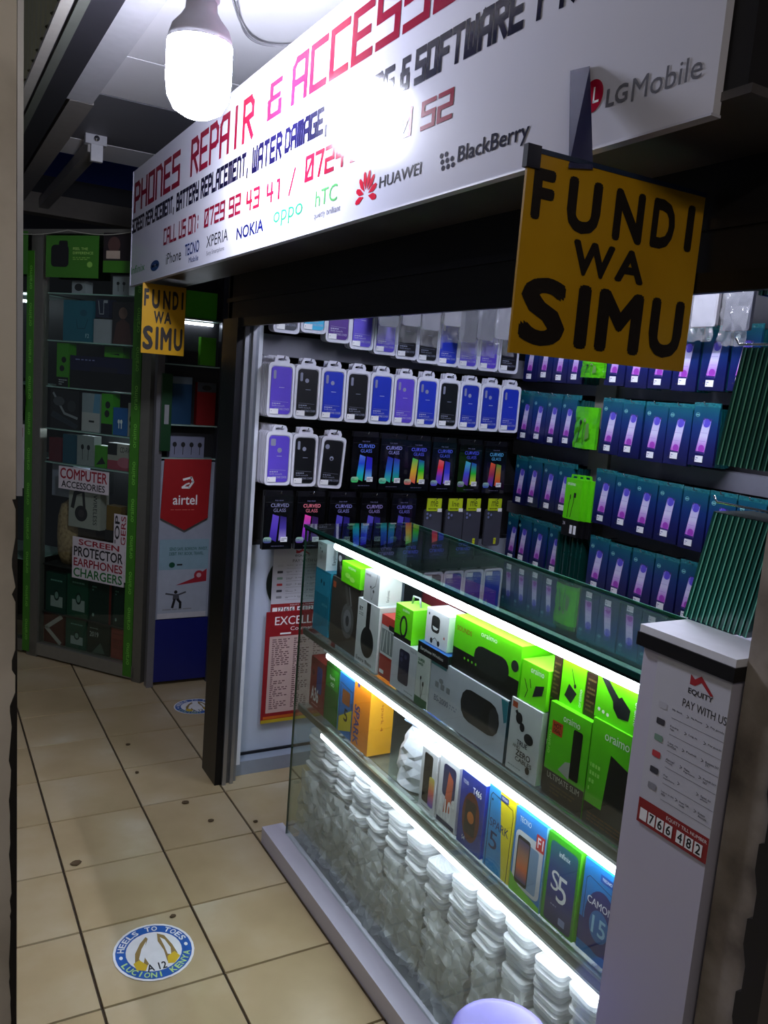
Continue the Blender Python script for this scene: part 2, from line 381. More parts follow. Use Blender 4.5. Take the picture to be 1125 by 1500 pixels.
# cable
pts = [(-.22+.30*i/24-.02, .20+.16*sin(pi*i/24)+.07*i/24, 2.492-.012*sin(pi*i/24)) for i in range(25)]
thing('ceiling_cable', 'thin grey twin cable sagging across the white ceiling above the banner', 'cable', (0, 0, 0), 0, None,
      MB().tube(pts, .0025, C('#8c8a90', .5), 6).tube([(x+.012, y+.02*sin(i*.26), z-.004) for i, (x, y, z) in enumerate(pts)], .002, C('#8c8a90', .5), 6))
# bulb
t = thing('light_bulb', 'large glowing white LED bulb hanging before the banner', 'bulb', (-.415, -.13, 2.19))
part('glowing_globe', MB().lathe([(.002, -.112), (.03, -.108), (.055, -.094), (.068, -.07), (.073, -.035), (.073, .02), (.0725, .045)], EM('#e8ecff', BULB_L, 'bulb_glow')), t)
part('bulb_collar', MB().lathe([(.0725, .045), (.071, .058), (.064, .078), (.045, .10), (.036, .115), (.034, .135)], C('#d8d6e2', .4)), t)
part('lamp_socket', MB().lathe([(.034, .135), (.040, .14), (.040, .18), (.030, .195), (.030, .235), (.05, .24), (.05, .29), (.055, .31)], C('#c8c6d0', .4)), t)
# second lamp further back along the aisle, behind the camera
t = thing('aisle_lamp', 'tube lamp over the aisle behind the viewer', 'lamp', (0, 0, 0))
part('glowing_tube', MB().tube([(-2.1, -3.0, 2.4), (-1.0, -3.0, 2.4)], .02, EM('#fff2dc', HALL_L), 10), t)
part('lamp_housing', MBox(-2.15, -.95, -3.03, -2.97, 2.425, 2.46, WHITE), t)

# ---------------- left door leaf close to the camera
t = struct('door_1', MBox(-1.02, -.881, -1.03, -1.0, 0, 3.0, mottled('cream_door_paint', ['#b3aa9e', '#dcd3c8', '#e2dad0'], 5, .5, 0, .05)), label='narrow cream painted metal door leaf at the left edge with chipped black rim')
part('door_rim', MBox(-.8805, -.874, -1.032, -.998, 1.35, 3.0, C('#c9c9cf', .3, .5)), t, label='bright metal rim')
R = random.Random(3); pl = []; z = 0.0
while z < 1.36: pl.append((-.8855-R.random()*.0035*(1 if z < 1.1 else .0)+(.004 if z > 1.1 and R.random() < .5 else 0), z)); z += R.uniform(.006, .03)
vs = [(x, -1.034, zz) for x, zz in pl]+[(-.8795, -1.034, zz) for x, zz in pl]+[(x, -1.0305, zz) for x, zz in pl]+[(-.8795, -1.0, zz) for x, zz in pl]; n = len(pl)
part('chipped_rim', MB().add(vs, [f for i in range(n-1) for f in ((i, i+n, i+n+1, i+1), (i+n, i+3*n, i+3*n+1, i+n+1), (i, i+1, i+2*n+1, i+2*n))], C('#17120f', .7)), t, label='black rim with ragged chipped edge')

t.rotation_euler = (0, -.0092, 0); t.location = (.0205, 0, 0)
# ---------------- walls around
struct('wall_back', MBox(-3, 3, 4.9, 5.0, 0, 3.4, C('#2b2b30', .8)))
struct('wall_right', MBox(1.372, 1.42, -1.6, .83, 0, 2.3, C('#101014', .7)))
we = struct('wall_end', MBox(.0, 1.42, .785, .82, 0, 2.3, C('#0f0f13', .7)), label='end wall of the shop behind the hanging phone cases')
struct('wall_near', MBox(.12, 1.42, -1.62, -1.43, 0, 2.3, C('#15151a', .7)))
struct('trim_1', MBox(.10, 1.42, -1.62, .82, 2.2, 2.23, C('#c8c8cf', .7)), label='white ceiling board of the shop')
DKSLAT = C('#70707a', .5); 
for z0, z1 in ((1.585, 1.70), (1.335, 1.372), (1.325, 1.33), (1.09, 1.125), (.885, .90)):
    part('slat', MBox(.075, 1.37, .705 if z0 > 1.5 else .768, .785, z0, min(z1, 1.66), DKSLAT if z0 > 1.5 else C('#191a1f', .5)), we)
lp = part('white_panel', MBox(.062, 1.37, .757, .785, .0, .885, C('#b9c3d6', .35, 0, .04, 4)), we, label='white lower board')
part('sill', MBox(.03, .70, .70, .757, 0, .055, C('#8f98a8', .4)), we)
part('panel_joint', MBox(.062, .70, .750, .757, .056, .066, BLACK), we)
wr = bpy.data.objects['wall_right']; wr['label'] = 'back wall of the shop with slats behind the hanging screen protectors'
for z0, z1 in ((1.535, 1.575), (1.262, 1.322), (1.005, 1.052), (.72, .76)):
    part('slat', MBox(1.305, 1.372, -1.4, .78, z0, z1, C('#66666e', .5)), wr)
part('upright', MBox(1.29, 1.372, .185, .29, .0, 2.2, C('#6e6a62', .6)), wr, label='taupe upright post between the racks')

# ---------------- door jamb, lintel and fascia
jm = struct('trim_2', None, label='black roller door frame with silver channel')
part('black_guide', MBox(-.022, .004, .655, .81, 0, 1.70, C('#0d0d12', .35, .4, .2, 8)), jm)
part('silver_channel', MB().box(.004, .018, .645, .77, 0, 1.69, STEEL).box(.018, .034, .66, .77, 0, 1.69, C('#6f737c', .3, .8)).box(.034, .046, .648, .77, 0, 1.69, STEEL).box(.046, .062, .665, .785, 0, 1.69, C('#8d929c', .3, .7)), jm, label='fluted silver aluminium channel')
part('white_cover_strip', MBox(.062, .078, .67, .76, .06, 1.75, C('#d4d8e2', .35)), jm)
DKST = mottled('dark_brown_sheet_metal', ['#2c2a2c', '#4a464a', '#5c5856'], 2.2, .42, .2, .05)
lt = struct('trim_3', MBox(0, .085, -2.4, .83, 1.70, 1.93, C('#121116', .5, .2)), label='black roller shutter lintel over the shop front')
part('lintel_lip', MBox(-.012, 0, -2.4, .83, 1.672, 1.70, C('#08080b', .35, .3)), lt)
part('lintel_lip', MBox(-.006, 0, -2.4, .83, 1.76, 1.775, C('#1d1c22', .3, .5)), lt)
part('roller_housing', MBox(.0, .30, -2.4, .83, 1.93, 2.2, C('#0d0d10', .6)), lt)
part('soffit', MBox(-.19, .0, -1.46, 1.52, 1.852, 1.862, DKST), lt, label='dark sheet metal soffit behind the banner')
part('fascia_box', MBox(-.185, .0, -1.45, 1.50, 1.862, 2.29, C('#1b1a1f', .6)), lt)
part('side_box', MBox(.0, .3, -2.4, -1.452, 2.2, 2.6, DKST), lt, label='dark brown sheet metal panel right of the banner')
part('side_panel', MBox(-.012, .0, -2.4, -1.452, 1.775, 2.6, DKST), lt)
# banner
YL, ZB, BW, BH = 1.505, 1.838, 2.925, .452
bn = thing('shop_banner', 'long white shop banner with red and black lettering over the counter', 'banner', (-.2, YL, ZB), FX)
ban_m = mottled('white_glossy_vinyl', ['#c9cbe0', '#d6d6e4', '#dcdae2'], 1.2, .13, 0, 0)
part('banner_sheet', MBox(0, BW, 0, .012, 0, BH, ban_m), bn)
REDP = C('#8c1734', .13, var=0); NAVY = C('#0e0b2c', .13, var=0)
def bl(name, specs):
    mb = MB(); f = Face(mb, (0, 0, 0), (BW, 0, 0), (0, 0, BH), off=.0006)
    out = []
    for s in specs:
        s = list(s)
        if s[0] in 'to' or s[0] == 'r':
            i = 2 if s[0] == 't' else 1
            s[i] = (YL-s[i])/BW; s[i+2] = (YL-s[i+2])/BW; s[i+1] = (s[i+1]-ZB)/BH; s[i+3] = (s[i+3]-ZB)/BH
        elif s[0] == 'e': s[1] = (YL-s[1])/BW; s[2] = (s[2]-ZB)/BH; s[3] /= BW; s[4] /= BH
        elif s[0] in 'pl': s[1] = [((YL-a)/BW, (b-ZB)/BH) for a, b in s[1]]
        out.append(tuple(s))
    letters = [o for o in out if o[0] == 't']; rest = [o for o in out if o[0] != 't']
    for o in letters:
        mb = MB(); f = Face(mb, (0, 0, 0), (BW, 0, 0), (0, 0, BH), off=.0007); f.draw([o]); part('lettering', mb, bn)
    for o in rest:
        mb = MB(); f = Face(mb, (0, 0, 0), (BW, 0, 0), (0, 0, BH), off=.0006 if o[-1] != STICK else .0009); f.draw([o]); part('printed_mark', mb, bn)
TH = {'f': 'tech', 'b': .42}; TB = {'f': 'tech', 'b': .85}
bl('red_title', [('t', 'PHONES', 1.475, 2.122, .80, 2.243, REDP, TH), ('t', 'REPAIR', .675, 2.122, .09, 2.245, REDP, TH), ('t', '&', .0, 2.144, -.10, 2.232, REDP, TH),
                 ('t', 'ACCESSORIES', -.155, 2.14, -1.30, 2.252, REDP, TH)])
bl('black_lettering', [('t', 'SCREEN REPLACEMENT,', 1.505, 2.036, .86, 2.103, NAVY, TB), ('t', 'BATTERY REPLACEMENT,', .83, 2.030, .12, 2.103, NAVY, TB), ('t', 'WATER', .09, 2.032, -.12, 2.104, NAVY, TB),
                       ('t', 'DAMAGE,', -.135, 2.032, -.375, 2.102, NAVY, TB), ('t', 'C', -.39, 2.036, -.43, 2.102, NAVY, TB), ('t', 'ING &', -.56, 2.042, -.722, 2.102, NAVY, TB), ('t', 'SOFTWARE', -.74, 2.038, -1.05, 2.104, NAVY, TB), ('t', 'FIX', -1.08, 2.038, -1.19, 2.104, NAVY, TB)])
bl('red_telephone_line', [('t', 'CALL US ON:', .985, 1.945, .56, 2.005, REDP, TH), ('t', '0729', .50, 1.945, .30, 2.003, REDP, TH), ('t', '92', .265, 1.945, .165, 2.0, REDP, TH), ('t', '43', .12, 1.942, .02, 1.995, REDP, TH), ('t', '41', -.03, 1.94, -.12, 1.99, REDP, TH),
                          ('t', '/', -.175, 1.935, -.215, 2.0, REDP, TH), ('t', '0724', -.268, 1.951, -.477, 2.012, REDP, TH), ('t', '5', -.50, 1.953, -.545, 2.01, REDP, TH), ('t', '0', -.70, 1.955, -.745, 2.008, REDP, TH), ('t', '52', -.775, 1.956, -.877, 2.005, REDP, TH)])
G2 = C('#2f8c6c', .13, var=0); DG = C('#3c3c44', .13, var=0); LGY = C('#6e6e78', .13, var=0); SKY = C('#1d3478', .13, var=0)
petal = []
for k in range(8):
    a = radians(-12+204*k/7); c0 = (-.583-.004*cos(a), 1.878+.004*sin(a)); r1 = .040
    ca, sa = cos(a), sin(a); pr = lambda r, w_: (c0[0]-r*ca*.95+w_*sa, c0[1]+r*sa+w_*ca)
    petal.append(('p', [pr(.006, 0), pr(.026, .0068), pr(.040, .0045), pr(.044, 0), pr(.040, -.0045), pr(.026, -.0068)], C('#c4203a', .13, var=0)))
bl('maker_marks', [('t', 'Infinix', 1.495, 1.882, 1.26, 1.912, C('#4d9a55', .13, var=0)), ('e', 1.10, 1.885, .065, .019, SKY), ('r', 1.145, 1.880, 1.055, 1.889, C('#cfd2e6', .13, var=0)),
    ('t', 'iPhone', .94, 1.874, .745, 1.912, DG), ('t', 'TECNO', .70, 1.880, .54, 1.918, SKY, {'b': .6}), ('t', 'Mobile', .65, 1.855, .545, 1.872, SKY), ('t', 'XPERIA', .465, 1.884, .262, 1.918, DG), ('t', 'Sony Smartphone', .46, 1.856, .29, 1.873, LGY),
    ('t', 'NOKIA', .187, 1.876, -.020, 1.909, C('#141a66', .13, var=0), {'b': .7}), ('t', 'oppo', -.087, 1.874, -.268, 1.912, G2), ('t', 'hTC', -.338, 1.889, -.45, 1.924, C('#5aa562', .13, var=0)), ('t', 'quietly brilliant', -.335, 1.860, -.47, 1.878, LGY)]
    + petal + [('t', 'HUAWEI', -.637, 1.882, -.79, 1.903, DG, {'b': .3})]
    + [('e', -.862-.015*i+.004*j, 1.879+.0105*j, .0052, .0042, NAVY) for i in range(3) for j in range(3) if not (i == 2 and j == 2)]
    + [('t', 'BlackBerry', -.905, 1.872, -1.09, 1.905, NAVY, {'b': .5}), ('e', -1.218, 1.905, .020, .021, C('#b01838', .13, var=0)), ('l', [(-1.221, 1.915), (-1.221, 1.897), (-1.230, 1.897)], .003, STICK),
       ('t', 'LG', -1.245, 1.884, -1.283, 1.907, LGY, {'b': 1}), ('t', 'Mobile', -1.29, 1.881, -1.398, 1.908, LGY)])
part('edge_fold', MBox(-.003, 0, -.002, .014, 0, BH, C('#aeb0c4', .4)), bn); part('edge_fold', MBox(0, BW, -.002, .014, -.003, 0, C('#c4c4d4', .4)), bn)

# hanging yellow signs
YEL = mottled('yellow_sign_card', ['#b98a10', '#c8960f', '#cf9f1c'], 6, .35, 0, 0)
def fundi(name, label, x0, y, z0, wd, ht, tilt, mat):
    t = thing(name, label, 'sign', (x0, y, z0), 0, 'yellow hanging signs')
    mb = MB(); mb.add([(0, 0, 0), (wd, 0, 0), (wd, 0, ht), (0, 0, ht), (0, .004, 0), (wd, .004, 0), (wd, .004, ht), (0, .004, ht)],
        [(0, 1, 2, 3), (7, 6, 5, 4), (0, 4, 5, 1), (1, 5, 6, 2), (2, 6, 7, 3), (3, 7, 4, 0)], mat); part('card', mb, t)
    mb = MB(); f = Face(mb, (0, 0, 0), (wd, 0, 0), (0, 0, ht), off=.0006)
    Bk = C('#1a1210', .5, var=0)
    def hv(s, a, b, c, d): return ('t', s, a, b, c, d, Bk, {'b': 1.8})
    f.draw([hv('F', .035, .675, .145, .925)] + [hv('U', .215, .650, .395, .925), hv('N', .47, .655, .64, .925), hv('D', .69, .66, .83, .925), hv('I', .90, .675, .945, .93),
            hv('W', .27, .44, .50, .62), hv('A', .51, .445, .68, .62), hv('S', .03, .05, .27, .40), hv('I', .325, .06, .395, .395), hv('M', .44, .06, .70, .395), hv('U', .75, .065, .955, .395)])
    part('lettering', mb, t); return t
t = fundi('hanging_sign', 'large yellow FUNDI WA SIMU sign taped under the right end of the banner', -.329, -1.262, 1.562, .315, .243, 0, YEL)
part('top_binding', MBox(0, .315, -.001, .006, .241, .247, C('#24324e', .4)), t); part('corner_tape', MBox(-.004, .017, -.003, .006, .222, .249, C('#14182e', .3)), t)
mb = MB(); tp = thing('tape_strip', 'dark navy sticky tape strip holding the large yellow sign on the banner', 'tape', (0, 0, 0), 0)
A = [(-.2015, -1.169, 1.949), (-.2015, -1.208, 1.944), (-.226, -1.2635, 1.800), (-.266, -1.2635, 1.794)]
mb.add(A+[(x-.002, y-.002, z) for x, y, z in A], [(0, 1, 2, 3), (7, 6, 5, 4), (0, 4, 5, 1), (1, 5, 6, 2), (2, 6, 7, 3), (3, 7, 4, 0)], C('#1c1f4a', .25)); part('tape', mb, tp)
fundi('hanging_sign', 'small far yellow FUNDI WA SIMU sign under the left end of the banner', -.207, 1.25, 1.565, .170, .268, 0, YEL)

# ------------------------------------------------------------------ phone case packs
CASECOL = {'purple': '#5d46c4', 'violet': '#5b4ac0', 'plum': '#4b2380', 'black': '#06070c', 'blue': '#1d33b0', 'teal': '#2fb4dd', 'slate': '#202632', 'deep blue': '#1b2fa0'}
_pk = {}
def case_meshes(col, cut):
    k = (col, cut)
    if k in _pk: return _pk[k]
    W_, H_ = .098, .19
    tray = MB(); tray.prism(roundrect(0, 0, W_, H_, .014), .003, .012, C('#cdcdda', .35)); tray.ring(roundrect(0, 0, W_, H_, .014), roundrect(.008, .009, W_-.008, H_-.011, .012), 0, .004, C('#e3e3ee', .25, coat=.5))
    case = MB(); case.prism(roundrect(.011, .012, .087, .176, .012), -.0005, .004, C(CASECOL[col], .38))
    f = Face(case, (0, -.0005, 0), (W_, 0, 0), (0, 0, H_)); pr = C('#b6b6cf' if col not in ('black', 'slate') else '#8e93a8', .5, var=0); hole = C('#8d90a6', .4)
    if cut == 0: d = [('o', .19, .70, .29, .86, .004, hole)]
    elif cut == 1: d = [('o', .19, .70, .29, .86, .004, hole), ('e', .46, .715, .075, .040, hole)]
    elif cut == 2: d = [('o', .17, .74, .36, .87, .004, hole), ('e', .52, .66, .09, .046, hole)]
    else: d = [('e', .24, .80, .09, .045, hole), ('e', .46, .58, .08, .04, pr), ('e', .46, .57, .05, .02, C(CASECOL[col], .5))]
    if cut != 3: d.append(('r', .42, .545, .62, .555, pr))
    d += [('l', [(.18, .295), (.80, .285)], .0007, pr), ('n', .18, .235, .5, .275, 1, pr), ('t', 'Soft-touch', .18, .20, .66, .232, pr), ('t', 'SILICONE COVER', .30, .135, .85, .175, pr, {'b': .3})]
    f.draw(d)
    tab = MB(); tab.ring([(.022, .186), (.076, .186), (.078, .200), (.072, .212), (.058, .215), (.030, .215), (.024, .206), (.020, .194)],
                         [(.034, .197), (.064, .197), (.066, .202), (.062, .205), (.052, .206), (.040, .206), (.034, .203), (.033, .199)], .003, .005, C('#d9d9e6', .3))
    stk = MB(); stk.box(.010, .042, -.0022, -.0012, .012, .030, STICK); ff = Face(stk, (.010, -.0022, .012), (.032, 0, 0), (0, 0, .018)); ff.draw([('n', .15, .35, .85, .75, 1, C('#6a6a88', .5, var=0))])
    _pk[k] = tuple(m.mesh(n) for m, n in ((tray, 'tray'), (case, 'phone_case'), (tab, 'hang_tab'), (stk, 'price_sticker')))
    return _pk[k]
bb = MB(); bb.prism(roundrect(0, 0, .098, .19, .014), 0, .0105, C('#c9c9d6', .35)); bb.ring([(.022, .186), (.076, .186), (.072, .212), (.024, .212)], [(.036, .197), (.062, .197), (.060, .204), (.038, .204)], .003, .005, C('#d0d0dc', .3)); BACKTRAY = bb.mesh('backing_tray')
def hook(parent, loc, length, rot=0):
    mb = MB().tube([(0, length, 0), (0, 0, 0), (0, -.006, .008)], .0018, CHROME, 6); return mb
HOOKM = MB().tube([(0, .17, 0), (0, .0, 0), (0, -.008, .009)], .0018, CHROME, 6).mesh('hook')
def case_slot(i, x, z, col, cut, row, extra, tiltz=0, grp=None, y=.62):
    t = thing('phone_case_pack', '%s phone case in white pack, %s from left, %s' % (col, ORD[i], row), 'phone case', (x, y, z), (0, radians(tiltz), 0), grp or 'phone cases in the '+row)
    for nm, me in zip(('tray', 'phone_case', 'hang_tab', 'price_sticker'), case_meshes(col, cut)):
        part(nm, me, t)
    for k in range(extra):
        o = thing('phone_case_pack', '%s backing pack behind the %s case %s from left, %s' % (ORD[k], col, ORD[i], row), 'phone case', (x-.0015*k+random.uniform(-.001, .001)-.002, y+.0130*(k+1), z+random.uniform(-.002, .002)), (0, radians(tiltz), 0), 'backing packs behind case %s from the left in the %s' % (ORD[i], row), BACKTRAY)
    part('hook', HOOKM, we, (x+.049+tiltz*.003, y-.012, z+.2035))
kinds1 = [('purple', 0), ('black', 1), ('blue', 1), ('black', 0), ('blue', 0), ('purple', 1), ('blue', 1), ('black', 0), ('deep blue', 1), ('deep blue', 1), ('blue', 0)]
for i, (c, k) in enumerate(kinds1):
    case_slot(i, .086+.1008*i, 1.372-.0012*i, c, k, 'long upper case row', 11 if i == 0 else 2)
for i, (x, c, k) in enumerate(((.092, 'purple', 2), (.193, 'black', 1), (.298, 'black', 3))):
    case_slot(i, x, 1.131-.003*i, c, k, 'short second row', 11 if i == 0 else 2, 3 if i == 2 else 0)
row0 = [(.095, 1.664, 'slate'), (.198, 1.674, 'teal'), (.295, 1.650, 'plum'), (.392, 1.634, 'violet'), (.492, 1.624, 'violet'), (.585, 1.615, 'black'), (.680, 1.608, 'black'), (.772, 1.604, 'blue'), (.868, 1.602, 'violet'), (.967, 1.601, 'purple'), (1.068, 1.60, 'black')]
for i, (x, z, c) in enumerate(row0): case_slot(i, x, z, c, 0, 'top row under the lintel', 2, y=.625)

# ------------------------------------------------------------------ curved glass packs
HOLO = [(['#28d060', '#20b8d8', '#2a50e0', '#6a8cf0'], ['#8ad8f0', '#2a3ad8', '#3a20c0']), (['#3ad0a0', '#2a60c8', '#30309a'], ['#18b060', '#2a80c0', '#3a30b0']), (['#f05050', '#e8c030', '#30c860'], ['#f0e040', '#30d020', '#2040b0']),
        (['#5030d0', '#7a40c8', '#f03040', '#e87070'], ['#9a80f0', '#4040d0', '#30309a']), (['#703090', '#4a50d0', '#50c8d0'], ['#e8e040', '#28c030', '#3040c0']), (['#2840b8', '#a03050', '#e86030'], ['#e04030', '#d08030', '#50a040']),
        (['#3a2a8c', '#5a40c0', '#6a50c8'], ['#b0a0e0', '#5040a8', '#2a2060']), (['#6a30b0', '#b040d0', '#ff50b0'], ['#603090', '#302050']), (['#3a30a8', '#4a40b8', '#5a50c0'], ['#4038a0', '#282068'])]
def curved_pack(x, z, hv, label, row, ttl, y=.62, sticker=True):
    W_, H_ = .112, .195
    mb = MB(); mb.box(0, W_, 0, .009, 0, H_, C('#07070b', .18, 0, .2, 40, coat=.6)); f = Face(mb, (0, 0, 0), (W_, 0, 0), (0, 0, H_))
    a, b = HOLO[hv]
    f.draw([('l', [(.04, .88), (.96, .88)], .0006, C('#3a3a46', .3)), ('p', [(.22, .20), (.46, .14), (.52, .62), (.30, .66)], GR(a, .25)), ('p', [(.54, .16), (.80, .20), (.78, .60), (.56, .63)], GR(b, .25)),
            ('l', [(.56, .63), (.54, .16)], .0008, C('#0a0a20', .3)), ('t', 'FULL GLUE', .36, .905, .64, .925, C('#8a88b8', .4, var=0)),
            ('t', 'CURVED', .22, .79, .84, .86, ttl, {'b': .7}), ('t', 'GLASS', .32, .70, .74, .765, ttl),
            ('o', .02, .12, .30, .23, .008, GR([a[0], '#a8d0b0'], .3)), ('n', .05, .14, .24, .20, 2, C('#20504a', .4, var=0)), ('n', .30, .045, .74, .075, 1, C('#50506a', .4, var=0))])
    t = thing('screen_glass_pack', label, 'screen protector', (x, y, z), 0, row, mb)
    part('hang_header', MB().ring([(.004, H_), (W_-.004, H_), (W_-.004, H_+.02), (.004, H_+.02)], [(.045, H_+.007), (.067, H_+.007), (.067, H_+.013), (.045, H_+.013)], .002, .004, C('#0c0c12', .3)), t)
    if sticker:
        s = MB().box(.068, .094, -.0022, -.001, .027, .045, STICK); Face(s, (.068, -.0022, .027), (.026, 0, 0), (0, 0, .018)).draw([('n', .1, .2, .9, .8, 2, C('#6a6a88', .5, var=0))]); part('price_sticker', s, t)
    for k in range(1):
        thing('screen_glass_pack', 'plain pack behind the ' + label.replace('black pack with ', '').replace(' foil phones', ' one'), 'screen protector', (x+.001*k, y+.012*(k+1), z), 0, row, MBox(0, W_, 0, .009, 0, H_+.018, BLACK))
    part('hook', HOOKM, we, (x+.056, y-.012, z+.2055))
T1 = [C(h, .3, var=0) for h in ('#6a86f0', '#9a9ae0', '#5a60e8', '#5060e0', '#5058d8', '#60b8e8')]
words2 = ['green and blue', 'dark blue and green', 'red and yellow-green', 'red and violet', 'violet and green', 'red and orange']
for i, x in enumerate((.432, .552, .664, .786, .915, 1.040)):
    curved_pack(x, 1.122-.003*i, i, 'black pack with %s foil phones, %s from left, upper foil row' % (words2[i], ORD[i]), 'black screen glass packs in the upper foil row', T1[i])
T2 = [C(h, .3, var=0) for h in ('#8a8ab0', '#f08090', '#8884c8', '#a090d0', '#7a78d8')]
for i, (x, h) in enumerate(((.098, 6), (.224, 7), (.354, 8), (.486, 8), (.620, 8))):
    curved_pack(x, .898-.002*i, h, 'black pack with %s foil phones, %s from left, lower foil row' % ('pink' if i == 1 else 'violet', ORD[i]), 'black screen glass packs in the lower foil row', T2[i])

# grey cases with lime header cards, low in the end wall
LIME = C('#b9cc1c', .4)
for i, x in enumerate((.770, .872, .962, 1.070)):
    t = thing('bagged_phone_case', 'charcoal phone case under a lime header card, %s from the left' % ORD[i], 'phone case', (x, .62, .885), 0, 'charcoal cases with lime header cards')
    m = MB(); m.prism(roundrect(.004, 0, .088, .155, .012), .002, .012, C('#3d3e48', .45)); f = Face(m, (0, .002, 0), (.09, 0, 0), (0, 0, .2)); pb = C('#8088b8', .15)
    f.draw([('o', .10, .56, .46, .74, .006, C('#33343e', .4))]+[('e', a, b, .055, .027, pb) for a, b in ((.20, .69), (.36, .66), (.21, .61))]+[('r', .62, .04, .76, .17, C('#c9d21e', .4)), ('n', .64, .06, .74, .15, 2, INK)])
    part('phone_case', m, t)
    m = MBox(.012, .080, 0, .003, .150, .200, LIME); f = Face(m, (.012, 0, .15), (.068, 0, 0), (0, 0, .05)); f.draw([('t', 'Ine' if i == 1 else 'me', .25, .35, .75, .8, C('#2c3a10', .4, var=0)), ('n', .1, .08, .9, .25, 1, C('#4a5a10', .4, var=0))]); part('header_card', m, t)
    part('price_sticker', MBox(.062, .082, -.002, -.001, .146, .160, STICK), t)
    part('hook', HOOKM, we, (x+.045, .608, 1.08))

# crumpled clear bags
def crumple(wd, ht, seed, nx=9, nz=12, amp=.007):
    R = random.Random(seed); vs = []
    for j in range(nz+1):
        for i in range(nx+1):
            vs.append((wd*i/nx+R.uniform(-1, 1)*amp*.4, R.uniform(-1, 1)*amp*(1.4 if j < 3 else .7), ht*j/nz+R.uniform(-1, 1)*amp*.5))
    fs = []
    for j in range(nz):
        for i in range(nx):
            a = j*(nx+1)+i
            fs += [(a, a+1, a+nx+2), (a, a+nx+2, a+nx+1)] if R.random() < .5 else [(a, a+1, a+nx+1), (a+1, a+nx+2, a+nx+1)]
    m = MB(); m.add(vs, fs, FILM); return m
FILMM = [crumple(.098, .23, s).mesh('clear_bag') for s in range(4)]
gx = [(.47, 1.722, '#55575f'), (.565, 1.734, '#7c7a80'), (.650, 1.728, '#77757c'), (.745, 1.752, '#8b888c'), (.82, 1.70, '#3c3d46'), (.90, 1.715, '#55555e'), (.985, 1.726, '#8e8b8f'), (1.07, 1.745, '#85838a')]
for i, (x, z, c) in enumerate(gx):
    t = thing('bagged_phone_case', 'grey phone case in crumpled clear bag below the lintel, %s from the left' % ORD[i], 'phone case', (x, .555, z), 0, 'grey bagged cases below the lintel')
    part('phone_case', MB().prism(roundrect(0, 0, .078, .16, .01), 0, .012, C(c, .5)), t); part('clear_bag', FILMM[i % 4], t, (-.010, -.010, -.062))
for i, (y, z, c) in enumerate(((-.165, 1.75, '#5c5a60'), (-.270, 1.765, '#8d8a8c'), (-.39, 1.75, '#33343c'))):
    t = thing('bagged_phone_case', ['dull grey bagged phone case left of the pale one above the teal packs', 'pale grey phone case in clear bag just right of the large yellow sign', 'dark bagged phone case right of the pale grey one'][i], 'phone case', (1.12, y, z), FX, 'grey bagged cases above the teal packs')
    part('phone_case', MB().prism(roundrect(0, 0, .092, .15, .006), 0, .012, C(c, .5)), t); part('clear_bag', FILMM[i], t, (-.003, -.010, -.045)); part('hook', MB().tube([(0, .25, 0), (0, -.005, 0), (0, -.012, .01)], .002, CHROME, 6), wr, (1.125, y-.046, z+.152), FX)

# ------------------------------------------------------------------ teal screen protector packs on the back wall
TEAL = GR(['#12143c', '#151c56', '#15306a', '#125464'], .22)
def teal_mesh(W_, H_):
    mb = MB(); mb.box(0, W_, 0, .010, 0, H_, TEAL); f = Face(mb, (0, 0, 0), (W_, 0, 0), (0, 0, H_))
    ph = GR(['#c050c8', '#c49ae0', '#dcd6f4', '#d0ccf0', '#7a68d8'], .3); 
    f.draw([('p', [(.24, .22), (.62, .20), (.76, .80), (.42, .82)], C('#2a2468', .3)), ('p', [(.26, .25), (.60, .24), (.73, .76), (.42, .78)], ph), ('e', .56, .73, .14, .075, C('#5b4cc8', .3)), ('e', .47, .30, .12, .06, C('#a03cb8', .3)),
            ('l', [(.32, .24), (.48, .80)], .0007, C('#e6e0f8', .3, var=0)), ('l', [(.61, .22), (.72, .78)], .0007, C('#d0c8f0', .3, var=0)), ('r', .34, .42, .60, .425, C('#8a70c8', .3)), ('r', .37, .56, .64, .565, C('#9a88d0', .3)),
            ('e', .17, .86, .085, .038, C('#6fb4b4', .3, var=0)), ('e', .17, .86, .065, .029, C('#10485c', .3)), ('r', .11, .852, .23, .868, C('#8cc8c4', .3, var=0)), ('e', .2, .12, .03, .014, BLACK), ('e', .3, .12, .03, .014, BLACK)])
    return mb.mesh('screen_protector_pack')
TM = teal_mesh(.084, .185); TMW = teal_mesh(.098, .190); TSIDE = MB().box(0, .098, 0, .010, 0, .185, C('#0d4a4c', .2, coat=.5)).mesh('screen_protector_pack')
sk = MB().box(0, .030, -.0022, -.0010, 0, .021, STICK); Face(sk, (0, -.0022, 0), (.030, 0, 0), (0, 0, .021)).draw([('n', .12, .2, .88, .8, 2, C('#6a6a98', .5, var=0))]); SKM = sk.mesh('price_sticker')
sl = MB(); sl.box(-.002, .100, .001, .006, .184, .203, C('#1c6a70', .15, 0, .5, 120, .6, coat=1)); SLEEVE = sl.mesh('clear_sleeve_top')
HOOKB = MB().tube([(0, .155, 0), (0, 0, 0), (0, -.008, .009)], .0018, CHROME, 6).mesh('hook')
